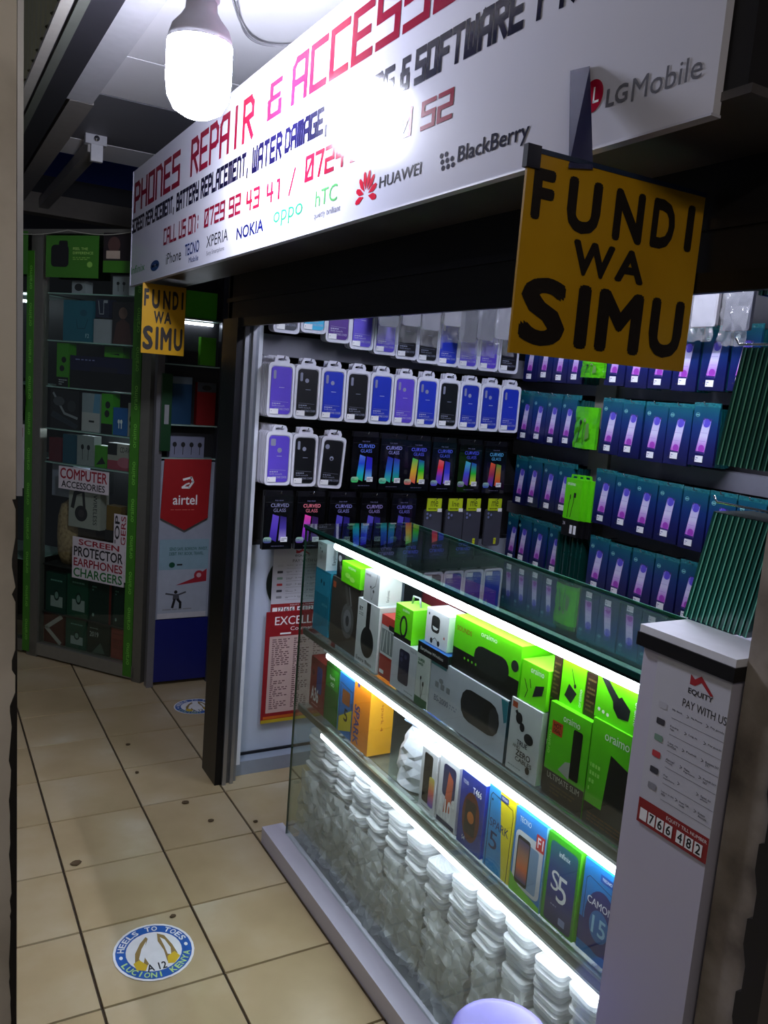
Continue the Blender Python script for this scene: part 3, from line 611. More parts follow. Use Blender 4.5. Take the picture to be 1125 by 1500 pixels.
def teal(y, z, wide, row, pos, depth=2, x=1.22, stk=(.022, .012)):
    me = TMW if wide else TM; wd = .098 if wide else .084
    lab = 'teal pack with lilac phone, %s, %s' % (pos, row)
    t = thing('screen_protector_pack', lab, 'screen protector', (x, y, z), FX, 'teal packs in the '+row, me)
    part('price_sticker', SKM, t, (stk[0], 0, stk[1])); part('clear_sleeve_top', SLEEVE, t)
    for k in range(depth):
        thing('screen_protector_pack', '%s teal backing pack behind the %s, %s' % (ORD[k], pos, row), 'screen protector', (x+.0125*(k+1), y-.001*(k+1)*(.084/wd), z+random.uniform(-.002, .002)), FX, 'backing teal packs behind the one %s in the %s' % (pos, row), TSIDE)
    part('hook', HOOKB, wr, (x-.012, y-wd/2, z+.196), FX)
rows = [('top teal row', 1.575), ('second teal row', 1.331), ('third teal row', 1.066), ('lowest teal row', .818)]
for ri, (rn, z) in enumerate(rows):
    ys = [(.652, .562, .470, .382), (.652, .566, .480, .392), (.640, .560, .460, .372), (.655, .586, .487, .386)][ri]
    for i, y in enumerate(ys):
        if ri == 2 and i == 0: pass
        teal(y, z+random.uniform(-.004, .004), False, rn, '%s pack left of the post' % ORD[i], 5 if i == 3 else 1, stk=(.022, .010+.006*(i % 2)))
    ys = [(.181, .075, -.03, -.135, -.245, -.355), (.170, .070, -.038, -.140, -.243), (.163, .060, -.036, -.140, -.245, -.350, -.455), (.155, .050, -.060, -.165, -.270)][ri]
    for i, y in enumerate(ys):
        teal(y, z+random.uniform(-.006, .004), True, rn, '%s pack right of the post' % ORD[i], 5 if i in (1, 3, len(ys)-1) else 2, stk=(.028, .012+.008*(i % 2)))
# green bags and packs by the post
def green_bag(y, z, label, x=1.205, h=.155, kind=0):
    m = MB(); R = random.Random(int(z*100)); n = 7; vs = []
    for j in range(9):
        for i in range(n): vs.append((.115*i/(n-1)+R.uniform(-.003, .003), -.012*sin(pi*i/(n-1))-R.uniform(0, .006), h*j/8))
    for j in range(9):
        for i in range(n): vs.append((.115*i/(n-1), .012, h*j/8))
    fs = []
    for o in (0, 9*n):
        for j in range(8):
            for i in range(n-1):
                a = o+j*n+i; fs.append((a, a+1, a+n+1, a+n) if o == 0 else (a, a+n, a+n+1, a+1))
    for j in range(8):
        for i in (0, n-1):
            a = j*n+i; fs.append((a, a+n, a+n+9*n, a+9*n))
    for i in range(n-1): fs += [(i, i+1, i+1+9*n, i+9*n), (8*n+i, 8*n+i+9*n, 8*n+i+1+9*n, 8*n+i+1)]
    m.add(vs, fs, C('#4fb80c', .25, 0, .25, 60, coat=.5)); f = Face(m, (0, -.019, 0), (.115, 0, 0), (0, 0, h))
    f.draw([('e', .42, .62, .05, .06, DARK), ('l', [(.42, .62), (.36, .3), (.30, .12)], .003, C('#1c3a0c', .4)), ('e', .60, .68, .06, .05, C('#7c9c58', .3)), ('l', [(.6, .68), (.55, .4), (.6, .1)], .003, C('#2c5a10', .4)), ('p', [(.65, .2), (.85, .28), (.8, .62), (.68, .6)], C('#5e8a3c', .3))])
    return thing('green_cable_bag', label, 'accessory', (x, y, z), FX, 'green cable bags by the post', m)
green_bag(.288, 1.60, 'crumpled bright green cable bag in the top row behind the large yellow sign', h=.07)
green_bag(.290, 1.337, 'crumpled green earphone bag between teal packs, second row by the post')
m = MB()
t = thing('cable_pack', 'bright lime and black USB cable pack standing in the third row beside the post', 'accessory', (1.19, .288, 1.02), FX)
for k in range(3):
    m = MB().box(0, .088, 0, .012, .045, .20, GREEN).ring([(.02, .198), (.07, .198), (.066, .216), (.024, .216)], [(.03, .202), (.06, .202), (.057, .210), (.033, .210)], .003, .006, GREEN).box(0, .088, .0002, .012, -.02, .045, BLACK)
    if k == 0:
        f = Face(m, (0, 0, -.02), (.088, 0, 0), (0, 0, .22)); f.draw([('t', 'oraimo', .1, .88, .6, .94, STICK), ('l', [(.36, .68), (.30, .55), (.28, .32)], .003, INK), ('l', [(.60, .72), (.58, .6), (.50, .45), (.46, .33)], .003, INK), ('r', .56, .68, .70, .76, INK), ('r', .33, .64, .39, .72, INK), ('t', '2A', .06, .18, .22, .24, STICK), ('r', .52, .05, .68, .2, STICK), ('r', .76, .05, .92, .2, STICK)])
    part('pack_card', m, t, (.018*k, .013*k, 0))
for k in range(9): thing('screen_protector_pack', 'dark edge-on teal pack, %s from the front beside the post, lowest row' % ORD[k], 'screen protector', (1.20+.01*(k % 3), .305-.0135*k, .815), 0, 'edge-on teal packs by the post in the lowest row', MB().box(0, .09, 0, .008, 0, .19, C('#0b3a34', .25, coat=.4)))
thing('green_pack', 'lime green pack below the lowest teal row seen through the counter glass', 'accessory', (1.20, .298, .66), FX, None, MBox(0, .12, 0, .03, 0, .145, GREEN))
# stacks seen edge on, beside the pillar
def spine_mesh():
    m = MB(); m.box(0, .085, 0, 0.0072, 0, .187, C('#0d5548', .22, 0, .2, 25, coat=.5)); m.box(-.0012, 0, -.0004, .0012, 0, .187, C('#7fd8bc', .25)); m.box(.0, .1, .0002, .0070, .1871, .1880, C('#062018', .3)); return m.mesh('screen_protector_pack')
SPM = spine_mesh()
for k in range(12):
    z = .0012*k
    thing('screen_protector_pack', 'dark green edge-on pack, %s from left, lower stack above the white cap' % ORD[k], 'screen protector', (.150, -1.192-.0106*k, 1.1635), (radians(10), 0, 0), 'edge-on green packs, lower stack', SPM)
    thing('screen_protector_pack', 'dark green edge-on pack, %s from left, upper stack beside the pillar' % ORD[k], 'screen protector', (.150, -1.214-.0106*k, 1.425), (radians(7), 0, 0), 'edge-on green packs, upper stack', SPM)
    if k < 8: thing('screen_protector_pack', 'dark green edge-on pack, %s from left, topmost stack under the lintel' % ORD[k], 'screen protector', (.150, -1.250-.0106*k, 1.69), (radians(3), 0, 0), 'edge-on green packs, topmost stack', SPM)
for z in (1.36, 1.62, 1.89):
    part('hook', MB().tube([(.19, -1.43, z), (.19, -1.19, z), (.19, -1.182, z+.01)], .002, CHROME, 6), bpy.data.objects['wall_near'])

# ------------------------------------------------------------------ glass display counter
ct = thing('display_counter', 'glass display counter with two lit shelves on a white plinth', 'display counter', (0, 0, 0))
PW = C('#c6c3d2', .45, 0, .05, 8)
part('plinth', MB().box(0.002, .075, -1.62, .235, 0, .055, PW), ct, label='white painted plinth board')
part('base_board', MBox(.075, .43, -1.36, .165, 0, .04, C('#8a8a88', .6)), ct)
part('front_glass', MBox(.058, .064, -1.20, .168, .055, 1.066, GLASS), ct)
part('end_glass', MBox(.064, .430, .162, .168, .055, 1.066, GLASS), ct)
part('top_glass', MBox(.056, .436, -1.20, .172, 1.066, 1.074, GLASS_TOP), ct)
part('glass_edge', MB().box(.053, .056, -1.20, .172, 1.0645, 1.0745, GEDGE).box(.056, .066, -1.20, .168, 1.058, 1.0655, C('#0a1414', .2)), ct, label='dark green polished edge of the top glass')
part('glass_edge', MBox(.0575, .064, .168, .1695, .055, 1.066, C('#27503f', .15)), ct)
part('glass_edge', MBox(.436, .439, -1.20, .172, 1.066, 1.074, C('#6aa898', .2)), ct)
part('back_panel', MBox(.425, .432, -1.36, .16, .04, 1.066, C('#45474c', .5)), ct)
part('inner_divider', MBox(.07, .425, -1.205, -1.20, .04, 1.066, C('#4a4c50', .5)), ct)
RAIL = C('#6e7470', .3, .6)
for nm, z in (('upper', .742), ('lower', .494)):
    s = part('shelf', MBox(.072, .422, -1.198, .158, z, z+.006, GLASS), ct, label='%s glass shelf' % nm)
    part('shelf_rail', MBox(.067, .074, -1.198, .158, z-.012, z+.007, RAIL), s)
    part('paper_lining', MBox(.11, .42, -1.19, .10, z-.004, z-.001, C('#8b8d8c', .7)), s)
for y1, z in ((.0, 1.042), (.0, .712), (.0, .464)):
    l = part('lamp_channel', MBox(.066, .105, -1.195, y1, z+.013, z+.019, C('#e4e4e4', .4)), ct)
    part('glowing_tube', MB().tube([(.081, -1.185, z), (.081, y1-.01, z)], .0115, EM('#eef2ff', CASE_L), 10), l)
    part('tube_cap', MB().tube([(.081, -1.197, z), (.081, -1.184, z)], .0135, C('#c8ccc8', .4), 10), l)
part('end_board', MBox(.046, .10, -1.372, -1.204, .0, 1.128, C('#c3c0d2', .5, 0, .03, 6)), ct, label='white board closing the counter end')
part('end_board_side', MBox(.10, .43, -1.36, -1.206, .0, 1.128, C('#b8b6c4', .5)), ct)
part('cap', MBox(.040, .150, -1.378, -1.196, 1.150, 1.162, C('#e2e2ea', .5)), ct, label='white cap board')
part('cap_rim', MBox(.037, .150, -1.380, -1.194, 1.128, 1.150, C('#0e0d12', .4)), ct, label='black rim under the cap')

# payment poster on the end board
def pay_poster(name, label, loc, rot, wd, ht, rows_):
    t = thing(name, label, 'poster', loc, rot); m = MBox(0, wd, 0, .002, 0, ht, C('#c4c4cf', .5, 0, .03)); part('sheet', m, t)
    m = MB(); f = Face(m, (0, 0, 0), (wd, 0, 0), (0, 0, ht), step=.00001); K = C('#26262e', .5, var=0); r = C('#a3242e', .5, var=0)
    dd = [('r', 0, 0, 1, .145, C('#8e1c22', .5)), ('p', [(.48, .90), (.48, .955), (.54, .935), (.62, .965), (.80, .885), (.76, .88), (.63, .93), (.55, .90)], r), ('t', 'EQUITY', .47, .845, .80, .88, K, {'b': .8}), ('t', 'PAY WITH US', .42, .765, 1.0, .81, K)]
    n = 6
    for i in range(n):
        z = .72-.095*i
        dd += [('l', [(.30, z-.045), (1, z-.045)], .0005, K), ('t', '>', .50, z-.01, .53, z+.01, K), ('t', '>', .76, z-.01, .79, z+.01, K)]
    wtxt = [('My Bank', 'My Money', 'Pay goods'), ('Equity App', 'Log in', 'Pay goods'), ('Lipa na M-PESA', 'Paybill', 'Business 247 247'), ('Airtel Money', 'Make Payments', 'Paybill 247 247'), ('Pay anywhere', '', 'Sent to phone'), ('Log in to the app', 'Scan QR code', 'Enter Amount')]
    for i, ws in enumerate(wtxt):
        z = .72-.095*i
        for (a, b), s in zip(((.30, .48), (.56, .73), (.82, .99)), ws):
            if s:
                q = s.rsplit(' ', 1) if len(s) > 9 else [s]
                for j, ln in enumerate(q): dd.append(('t', ln, a, z-.004-.016*j, a+(b-a)*min(1, len(ln)/9), z+.008-.016*j, K, {'b': .4}))
        dd.append(('o', .10, z-.018, .22, z+.018, .002, C(('#b9b9c4', '#3a3a44', '#7a9a8a', '#c04048', '#3c3c48', '#8a8a94')[i], .5)))
    dd += [('t', 'EQUITY TILL NUMBER', .42, .105, .98, .128, STICK)]
    for i, ch in enumerate('0766482'):
        a = .04+.125*i+(.04 if i > 3 else 0); dd += [('r', a, .02, a+.105, .09, STICK)]
        if i: dd.append(('t', ch, a+.02, .027, a+.085, .084, INK, {'b': .9}))
    f.draw(dd); part('print', m, t); return t
pay_poster('payment_poster', 'payment poster with red number band taped on the white counter end board', (.0435, -1.236, .842), FX, .138, .285, 6)
# stool seat at the lower frame edge
t = thing('plastic_stool', 'lilac plastic stool top just visible at the bottom edge before the counter', 'stool', (-.085, -1.115, 0))
LIL = C('#8f84d8', .4)
part('seat', MB().lathe([(.001, .385), (.07, .385), (.085, .382), (.09, .392), (.084, .400), (.07, .402), (.001, .402)], LIL, 28), t)
for a in (45, 135, 225, 315):
    part('leg', MB().tube([(.06*cos(radians(a)), .06*sin(radians(a)), .386), (.075*cos(radians(a)), .075*sin(radians(a)), 0)], [.014, .011], LIL, 8), t)
# pillar and black guide at the right
PIL = mottled('worn_grey_concrete', ['#4a423a', '#7a7066', '#9c9288', '#aaa49c'], 9, .55, .0, .25, 8, .006, [.28, .42, .6, .8])
st = struct('trim_4', MB().box(.062, .25, -1.460, -1.3805, 0, 1.70, PIL).box(.10, .25, -1.3805, -1.365, 1.163, 1.70, PIL), label='worn grey concrete pillar at the right edge')
mb = MB(); P = []; z = 0; k = 0
while z < 1.7: P.append((z, .008*(k % 2))); z += .045 if k % 2 else .07; k += 1
vs = []
for z, d in P:
    for zz in (z, z+.04): vs += [(.05, -1.456+d, zz), (.05, -1.492, zz), (.075, -1.456+d, zz), (.075, -1.492, zz)]
n = len(vs)//4; fs = []
for i in range(n-1): a = 4*i; fs += [(a, a+1, a+5, a+4), (a, a+4, a+6, a+2)]
part('slotted_guide', mb.add(vs, fs, C('#0b0a0d', .5)), st, label='black slotted shutter guide')
part('neighbour_wall', MBox(.04, .25, -2.4, -1.493, 0, 1.70, C('#4a4038', .7)), st)

# ------------------------------------------------------------------ boxed goods in the counter
def goods(name, label, cat, y0, y1, z0, z1, x, depth, base, front=(), side=(), top=None, sidem=None, tilt=0, parts=None):
    wd, ht = y0-y1, z1-z0; m = MB(); m.box(0, wd, 0, depth, 0, ht, base)
    Face(m, (0, 0, 0), (wd, 0, 0), (0, 0, ht)).draw(list(front))
    if sidem: Face(m, (wd, 0, 0), (0, depth, 0), (0, 0, ht), off=.0002).draw([('r', 0, 0, 1, 1, sidem)])
    if side: Face(m, (wd, 0, 0), (0, depth, 0), (0, 0, ht), off=.0006).draw(list(side))
    if top: Face(m, (0, 0, ht), (wd, 0, 0), (0, depth, 0), off=.0002).draw([('r', 0, 0, 1, 1, top)])
    return thing(name, label, cat, (x, y0, z0), FX+tilt, None, m)
UZ, LZ = .7488, .5008
TEALB = C('#1d86a8', .35); OR = C('#f08a10', .4); LM = C('#6fe012', .32); W2 = C('#dcdce2', .4)
BUDS = lambda u, v, m=INK: [('e', u, v, .05, .04, m), ('e', u+.2, v-.1, .06, .05, m), ('l', [(u, v), (u+.04, v-.25), (u+.1, v-.4)], .0012, m), ('l', [(u+.2, v-.1), (u+.16, v-.3), (u+.1, v-.4)], .0012, m)]
goods('gift_bag', 'teal blue accessory bag at the left end of the upper counter shelf', 'bag', .152, .046, UZ, .945, .095, .12, TEALB, [('l', [(.25, .75), (.2, .4), (.5, .1), (.85, .35), (.8, .7)], .0015, C('#135f80', .4)), ('r', .05, .62, .95, .97, C('#2a9ac0', .4)), ('e', .42, .82, .05, .035, C('#0f4a66')), ('e', .6, .8, .05, .035, C('#0f4a66')), ('t', 'active', .55, .45, .9, .5, C('#7cc8dc', .4, var=0))])
goods('earphone_box', 'pale grey earphone box standing on the teal bag', 'box', .148, .085, .9455, 1.028, .095, .07, W2, BUDS(.3, .75, C('#5a5a60'))+[('t', 'airo', .1, .88, .45, .95, INK)], [('t', 'Earphones', .3, .2, .5, .9, DARK, {'rot': 90})], sidem=WHITE)
goods('headphone_box', 'large grey-brown box picturing silver headphones', 'box', .032, -.146, UZ, .945, .095, .08, C('#4a423e', .35, 0, .3, 8), [('e', .62, .45, .22, .26, C('#6e6a6c', .35)), ('e', .62, .45, .14, .17, C('#8c8a90', .3)), ('e', .62, .45, .06, .08, C('#4c4a50')), ('l', [(.5, .95), (.62, .7)], .016, C('#67625f')), ('r', .04, .84, .14, .93, C('#d0603a')), ('l', [(.62, .95), (.72, .7)], .006, C('#8a8588'))])
goods('earphone_box', 'small black earphone pack with chrome parts, on the grey headphone box', 'box', .02, -.028, .9455, 1.025, .10, .05, DARK, [('e', .35, .72, .2, .12, C('#a8a8b0', .2)), ('e', .7, .4, .2, .1, C('#8a8a94', .2)), ('l', [(.35, .6), (.5, .2)], .002, GREY)])
goods('cable_box', 'small lime green box lying on the grey headphone box', 'box', -.031, -.146, .9455, 1.005, .09, .08, LM, [('t', 'oraimo', .35, .75, .75, .9, STICK), ('e', .35, .4, .14, .12, C('#a8f060')), ('e', .6, .3, .14, .12, C('#a8f060'))])
goods('headphone_box', 'tall white box picturing a black on-ear headphone', 'box', -.150, -.272, UZ, .928, .088, .06, WHITE, [('r', .42, .50, .60, .99, INK), ('e', .53, .38, .30, .24, INK), ('t', 'BT', .08, .82, .24, .88, INK, {'b': .6}), ('n', .08, .74, .3, .8, 2, GREY), ('t', 'Extra Bass', .08, .04, .8, .10, INK)], sidem=W2)
goods('earphone_box', 'pale grey wired earphone box upon the tall white headphone box', 'box', -.172, -.256, .9285, 1.013, .09, .07, C('#b9b9be', .4), BUDS(.45, .5, C('#3c3c42'))+[('l', [(.85, .98), (.75, .6), (.5, .45)], .0015, INK), ('t', 'wired', .08, .82, .4, .92, INK)], [('t', 'Earphones', .35, .12, .5, .5, DARK, {'rot': 90})], sidem=STICK)
goods('charger_box', 'narrow red and white box with clear window beside the white headphone box', 'box', -.276, -.346, UZ, .915, .095, .06, C('#b02c28', .4), [('r', 0, .36, 1, 1, W2), ('r', .05, .40, .95, .78, C('#8f9498', .2)), ('l', [(.2, .42), (.3, .76)], .003, C('#e4e4e8')), ('l', [(.5, .42), (.45, .76)], .003, C('#e4e4e8')), ('l', [(.75, .42), (.7, .76)], .003, C('#e4e4e8')), ('p', [(0, .84), (1, .84), (1, 1), (0, 1)], C('#c8342c', .4)), ('o', .55, .80, .95, .88, .003, INK), ('r', .08, .05, .4, .11, STICK)])
goods('phone_case_box', 'white box picturing a dark blue ribbed phone case', 'box', -.352, -.472, UZ-.001, .876, .088, .05, C('#cfcfda', .4), [('o', .30, .18, .72, .86, .008, C('#17183a', .4)), ('e', .40, .76, .055, .045, C('#3a3c60', .3)), ('e', .56, .74, .055, .045, C('#3a3c60', .3)), ('e', .40, .65, .055, .045, C('#3a3c60', .3)), ('t', 'Note 10', .72, .9, .97, .96, GREY), ('n', .6, .05, .95, .10, 1, GREY)])
goods('smartband_box', 'black-based lime box picturing a smart band, string handle on top', 'box', -.350, -.434, .8765, .966, .09, .07, LM, [('r', 0, 0, 1, .14, BLACK), ('t', 'oraimo', .4, .86, .8, .95, STICK), ('e', .52, .42, .22, .32, INK), ('e', .52, .42, .13, .24, LM), ('n', .06, .55, .3, .8, 4, C('#3a9a08', .4, var=0))], top=C('#9af050', .4))
b = bpy.data.objects['smartband_box']; part('handle', MB().tube([(.02, .035, .089), (.025, .035, .11), (.055, .035, .112), (.062, .035, .089)], .003, GREY, 6), b)
goods('smartwatch_box', 'white box picturing a round black smart watch', 'box', -.487, -.583, .907, .992, .095, .06, WHITE, [('o', .25, .38, .62, .86, .01, INK), ('p', [(.30, .55), (.57, .53), (.5, .46), (.36, .46)], STICK), ('e', .12, .85, .03, .04, INK), ('e', .85, .35, .03, .04, C('#c04030')), ('e', .3, .12, .06, .08, INK), ('e', .62, .12, .06, .08, INK), ('l', [(.3, .12), (.46, .24), (.62, .12)], .0015, INK)], sidem=STICK)
goods('keyboard_box', 'flat black and blue box lying across the white boxes', 'box', -.474, -.605, .876, .905, .086, .09, C('#0d0d16', .3), [('t', 'Earphone Wireless', .1, .3, .85, .65, STICK)], top=C('#1a4f94', .4))
goods('earphone_box', 'white and dark green box picturing black earphones', 'box', -.476, -.533, UZ-.001, .875, .086, .04, C('#d2d6d4', .4), BUDS(.4, .55)+[('r', 0, 0, 1, .16, C('#0c5a34', .4)), ('t', 'SUPER', .1, .86, .6, .92, C('#0c5a34', .4, var=0), {'b': .6}), ('t', 'BASS', .1, .79, .5, .84, C('#0c5a34', .4, var=0), {'b': .6})])
goods('speaker_box', 'wide white box with teal corners picturing a black barrel speaker', 'box', -.536, -.832, UZ-.001, .885, .088, .09, C('#c2c5d4', .4), [('o', .44, .28, .92, .82, .034, C('#17181c', .35)), ('o', .80, .34, .91, .76, .022, C('#33343a', .3)), ('o', .47, .40, .70, .70, .012, C('#202127', .5)), ('r', 0, .88, .22, 1, C('#4c8c96', .4)), ('p', [(.92, .98), (1, .98), (1, .66), (.97, .62)], C('#2c7c8c', .4)), ('t', 'BS-2000', .08, .28, .28, .38, C('#55607c', .4, var=0)), ('e', .16, .66, .03, .045, GREY), ('o', .08, .52, .13, .62, .002, GREY), ('o', .16, .52, .21, .62, .002, GREY), ('o', .24, .52, .29, .62, .002, GREY), ('n', .3, .28, .42, .38, 2, C('#8c93ae', .4, var=0))], sidem=C('#16485a', .4))
goods('speaker_box', 'wide lime green box picturing a black barrel speaker above the white speaker box', 'box', -.612, -.852, .886, 1.008, .092, .09, C('#62d010', .35), [('r', 0, 0, 1, .40, C('#0c0f08', .4)), ('o', .34, .22, .86, .66, .026, C('#1c1f1e', .35)), ('e', .93, .62, .05, .10, INK), ('t', 'SOUNDS', .04, .74, .28, .83, C('#8a5a10', .4, var=0), {'b': .5}), ('t', 'oraimo', .42, .84, .66, .93, STICK)]+[('e', .2+.06*i, .28, .012, .024, LM) for i in range(4)], top=C('#8af030', .4))
goods('charger_box', 'small lime green charger box with a black wall plug picture', 'box', -.858, -.938, .902, .985, .092, .08, LM, [('t', 'oraimo', .35, .78, .85, .92, STICK), ('p', [(.5, .2), (.85, .35), (.9, .6), (.58, .5)], INK), ('l', [(.15, .55), (.3, .3), (.22, .1)], .002, INK), ('l', [(.35, .6), (.42, .4)], .002, INK)], top=C('#8af030', .4))
goods('earbud_box', 'white TRUE ZERO CABLES box picturing black wireless earbuds', 'box', -.842, -.938, UZ-.001, .900, .088, .045, C('#d8d8de', .4), [('t', 'TRUE', .30, .40, .64, .47, INK, {'b': .6}), ('t', 'AND', .18, .345, .42, .39, INK, {'b': .4}), ('t', 'ZERO', .30, .25, .78, .335, INK, {'b': 1}), ('t', 'CABLES', .30, .175, .84, .235, INK, {'b': .6}), ('e', .30, .76, .11, .08, INK), ('e', .42, .66, .08, .06, INK), ('e', .66, .55, .15, .075, INK), ('l', [(.2, .84), (.45, .64)], .008, INK), ('e', .72, .13, .07, .05, INK), ('r', .05, .88, .22, .96, C('#b04a28')), ('n', .08, .06, .5, .09, 1, GREY)], side=[('t', 'TUNE 120TWS', .5, .5, .8, .95, DARK, {'rot': -90}), ('r', .55, .02, .95, .18, C('#c02828'))], sidem=W2)
goods('cable_box', 'black upright box with two square codes between white and lime boxes', 'box', -.941, -.957, UZ-.001, .93, .10, .05, C('#0a0a0e', .35), [('r', .2, .5, .8, .56, C('#c8c8cc'))])
goods('power_bank_box', 'lime and black ULTIMATE SLIM power bank box', 'box', -.958, -1.070, UZ-.001, .935, .088, .05, C('#5cc812', .35), [('r', 0, 0, 1, .28, C('#0c0b08', .4)), ('t', 'ULTIMATE SLIM', .1, .20, .9, .26, C('#b8b8b0', .4, var=0)), ('t', 'oraimo', .35, .86, .75, .93, STICK), ('o', .62, .32, .84, .84, .004, C('#10120e', .3)), ('p', [(.35, .34), (.62, .30), (.62, .48), (.5, .46)], C('#b8b8b0')), ('r', .10, .68, .36, .82, C('#c84418')), ('t', 'HOT', .14, .75, .32, .80, INK, {'b': .5}), ('t', 'DEAL', .14, .70, .32, .74, INK, {'b': .5}), ('t', 'oraimo', .02, .45, .10, .70, C('#b8f080', .4, var=0), {'rot': 90}), ('n', .2, .05, .85, .17, 3, C('#4a3a14'))], sidem=C('#3f9a0c', .4))
goods('power_bank_box', 'lime box picturing a large black power bank at the right end of the upper shelf', 'box', -1.073, -1.180, UZ-.001, .948, .088, .06, C('#5cc812', .35), [('r', 0, 0, 1, .20, C('#0d0c0a', .4)), ('p', [(.38, .05), (1, .1), (1, .66), (.48, .74)], C('#151519', .3)), ('t', 'oraimo', .3, .85, .85, .93, STICK), ('n', .05, .3, .28, .6, 4, C('#a8f070', .4, var=0)), ('n', .1, .03, .95, .13, 3, C('#5a3a12'))])
goods('charger_box', 'lime box with black adapter picture behind the brown packs', 'box', -.966, -1.030, .9355, 1.022, .10, .06, LM, [('p', [(.2, .2), (.5, .08), (.7, .35), (.35, .5)], INK), ('l', [(.4, .85), (.55, .6), (.6, .5)], .002, INK), ('e', .6, .5, .05, .05, INK), ('t', 'oraimo', .8, .1, .92, .5, STICK, {'rot': 90})])
for i, (a, b_) in enumerate(((-.941, -.964), (-1.032, -1.062))):
    goods('cable_pack', ['dark brown narrow pack left of the lime adapter box', 'dark brown striped pack right of the lime adapter box'][i], 'pack', a, b_, .9355 if i == 0 else .9355, 1.018, .10, .05, C('#2a1a0e', .4), [('n', .15, .1, .85, .9, 8, C('#6a5430'))])
goods('car_charger_box', 'lime box picturing a black car charger at the right end under the lamp', 'box', -1.068, -1.178, .9485, 1.032, .092, .07, C('#64d812', .35), [('p', [(.02, .98), (.16, 1), (.5, .62), (.38, .5)], INK), ('p', [(.38, .5), (.55, .68), (.76, .48), (.74, .24), (.52, .2), (.4, .36)], C('#1b1b1f', .3)), ('t', 'oraimo', .84, .2, .95, .72, STICK, {'rot': -90}), ('e', .1, .2, .03, .04, STICK), ('e', .2, .18, .03, .04, STICK), ('e', .3, .16, .03, .04, STICK)], sidem=C('#4fb010', .4))
goods('gift_bag', 'maroon bag standing at the back of the upper shelf', 'bag', -.22, -.42, UZ, 1.0, .25, .10, C('#6a1c26', .5))
goods('gift_bag', 'crumpled clear and red pack at the back beside the smart band box', 'bag', -.63, -.72, UZ, .98, .22, .08, C('#8a3a34', .4))
goods('carton', 'dark olive carton behind the small lime charger box', 'box', -.84, -1.0, UZ, .895, .18, .10, C('#4a4418', .6))
# red charger boxes lying under the speakers
# lower shelf phones
def phone_pic(u0, v0, u1, v1, scr): return [('o', u0, v0, u1, v1, .006, INK), ('o', u0+.03, v0+.02, u1-.03, v1-.02, .005, scr)]
goods('phone_box', 'red A36 phone box at the left end of the lower shelf', 'phone box', .150, .046, LZ, .66, .10, .05, C('#8c1c20', .4), [('o', .45, .35, .80, .88, .006, C('#2a3c8c', .3)), ('t', 'A36', .12, .14, .62, .42, STICK, {'b': .8}), ('n', .2, .05, .6, .1, 1, C('#d8a0a0', .4, var=0)), ('e', .2, .7, .08, .06, C('#601014'))], top=C('#b0342c', .4))
goods('phone_box', 'dark green phone box second from the left on the lower shelf', 'phone box', .038, -.052, LZ, .678, .098, .045, C('#1d5c14', .35), [('l', [(.06, .02), (.06, .96), (.94, .96), (.94, .02)], .0016, C('#0c2a08')), ('t', 'Smart', .4, .66, .62, .84, C('#8ad060', .4, var=0), {'rot': 90}), ('r', .05, .6, .95, .95, C('#2c8a18', .4)), ('t', 'Spark', .3, .74, .7, .82, STICK), ('t', 'GO', .4, .64, .65, .7, STICK)], sidem=C('#3fae1c', .4))
goods('phone_box', 'blue phone box with a yellow figure 5 beside the green one', 'phone box', -.054, -.150, LZ, .678, .098, .045, C('#1c66ac', .35), [('l', [(.1, .0), (.1, .84), (.9, .8), (.9, .0)], .002, INK), ('p', [(.1, .25), (.9, .5), (.9, .15), (.1, 0)], C('#c8b818', .4)), ('o', .25, .52, .75, .76, .005, C('#8a4a18', .4)), ('t', '5', .42, .24, .66, .46, INK, {'b': .8})], top=C('#4a9ad8', .4))
goods('phone_box', 'bright orange SPARK phone box standing sideways', 'phone box', -.153, -.250, LZ, .695, .095, .075, OR, [('t', 'SPARK', .10, .03, .42, .62, C('#1c2a8c', .4, var=0), {'rot': -90, 'b': .8}), ('r', .2, .9, .32, .98, C('#1c2a8c', .4))], [('t', 'spark 4', .45, .35, .6, .75, C('#a03c08', .4, var=0), {'rot': -90})], sidem=C('#f8b020', .4))
goods('carton', 'navy and blue box lying behind the orange box', 'box', -.30, -.42, LZ, .60, .26, .10, C('#1c2240', .4), [('e', .3, .5, .2, .35, C('#2a6ab8', .4))])
goods('phone_box', 'white box with a black phone picture right of the plastic bag', 'phone box', -.522, -.590, LZ, .652, .095, .05, W2, [('o', .18, .12, .72, .94, .006, C('#121217', .25)), ('o', .58, .10, .92, .60, .006, GR(['#5a50c0', '#e06a50', '#d0c860'], .3)), ('n', .2, .03, .8, .07, 1, GREY)])
goods('phone_box', 'white A10s phone box with blue and orange picture', 'phone box', -.600, -.680, LZ, .664, .095, .05, W2, [('o', .22, .45, .86, .93, .01, C('#242a58', .3)), ('p', [(.35, .2), (.7, .25), (.75, .75), (.5, .85)], C('#b8583c', .35)), ('t', 'A10', .06, .10, .74, .42, C('#f0f0f4', .3, var=0), {'b': 1.2}), ('t', 's', .76, .36, .90, .48, STICK, {'b': 1}), ('r', .05, .02, .95, .09, C('#20264e', .3))])
goods('phone_box', 'royal blue T466 phone box with dark rugged phone picture', 'phone box', -.694, -.784, LZ, .672, .092, .06, C('#20318e', .35), [('e', .5, .44, .36, .34, C('#5a2418', .4)), ('o', .26, .20, .70, .66, .006, C('#141016', .35)), ('e', .5, .44, .14, .08, C('#b0601c', .4)), ('t', 'T466', .50, .78, .86, .87, STICK, {'b': .5}), ('t', 'TECNO', .08, .84, .30, .89, STICK), ('t', '54', .22, .08, .34, .14, STICK)], sidem=C('#2a48c0', .35), top=C('#a8b8e8', .4))
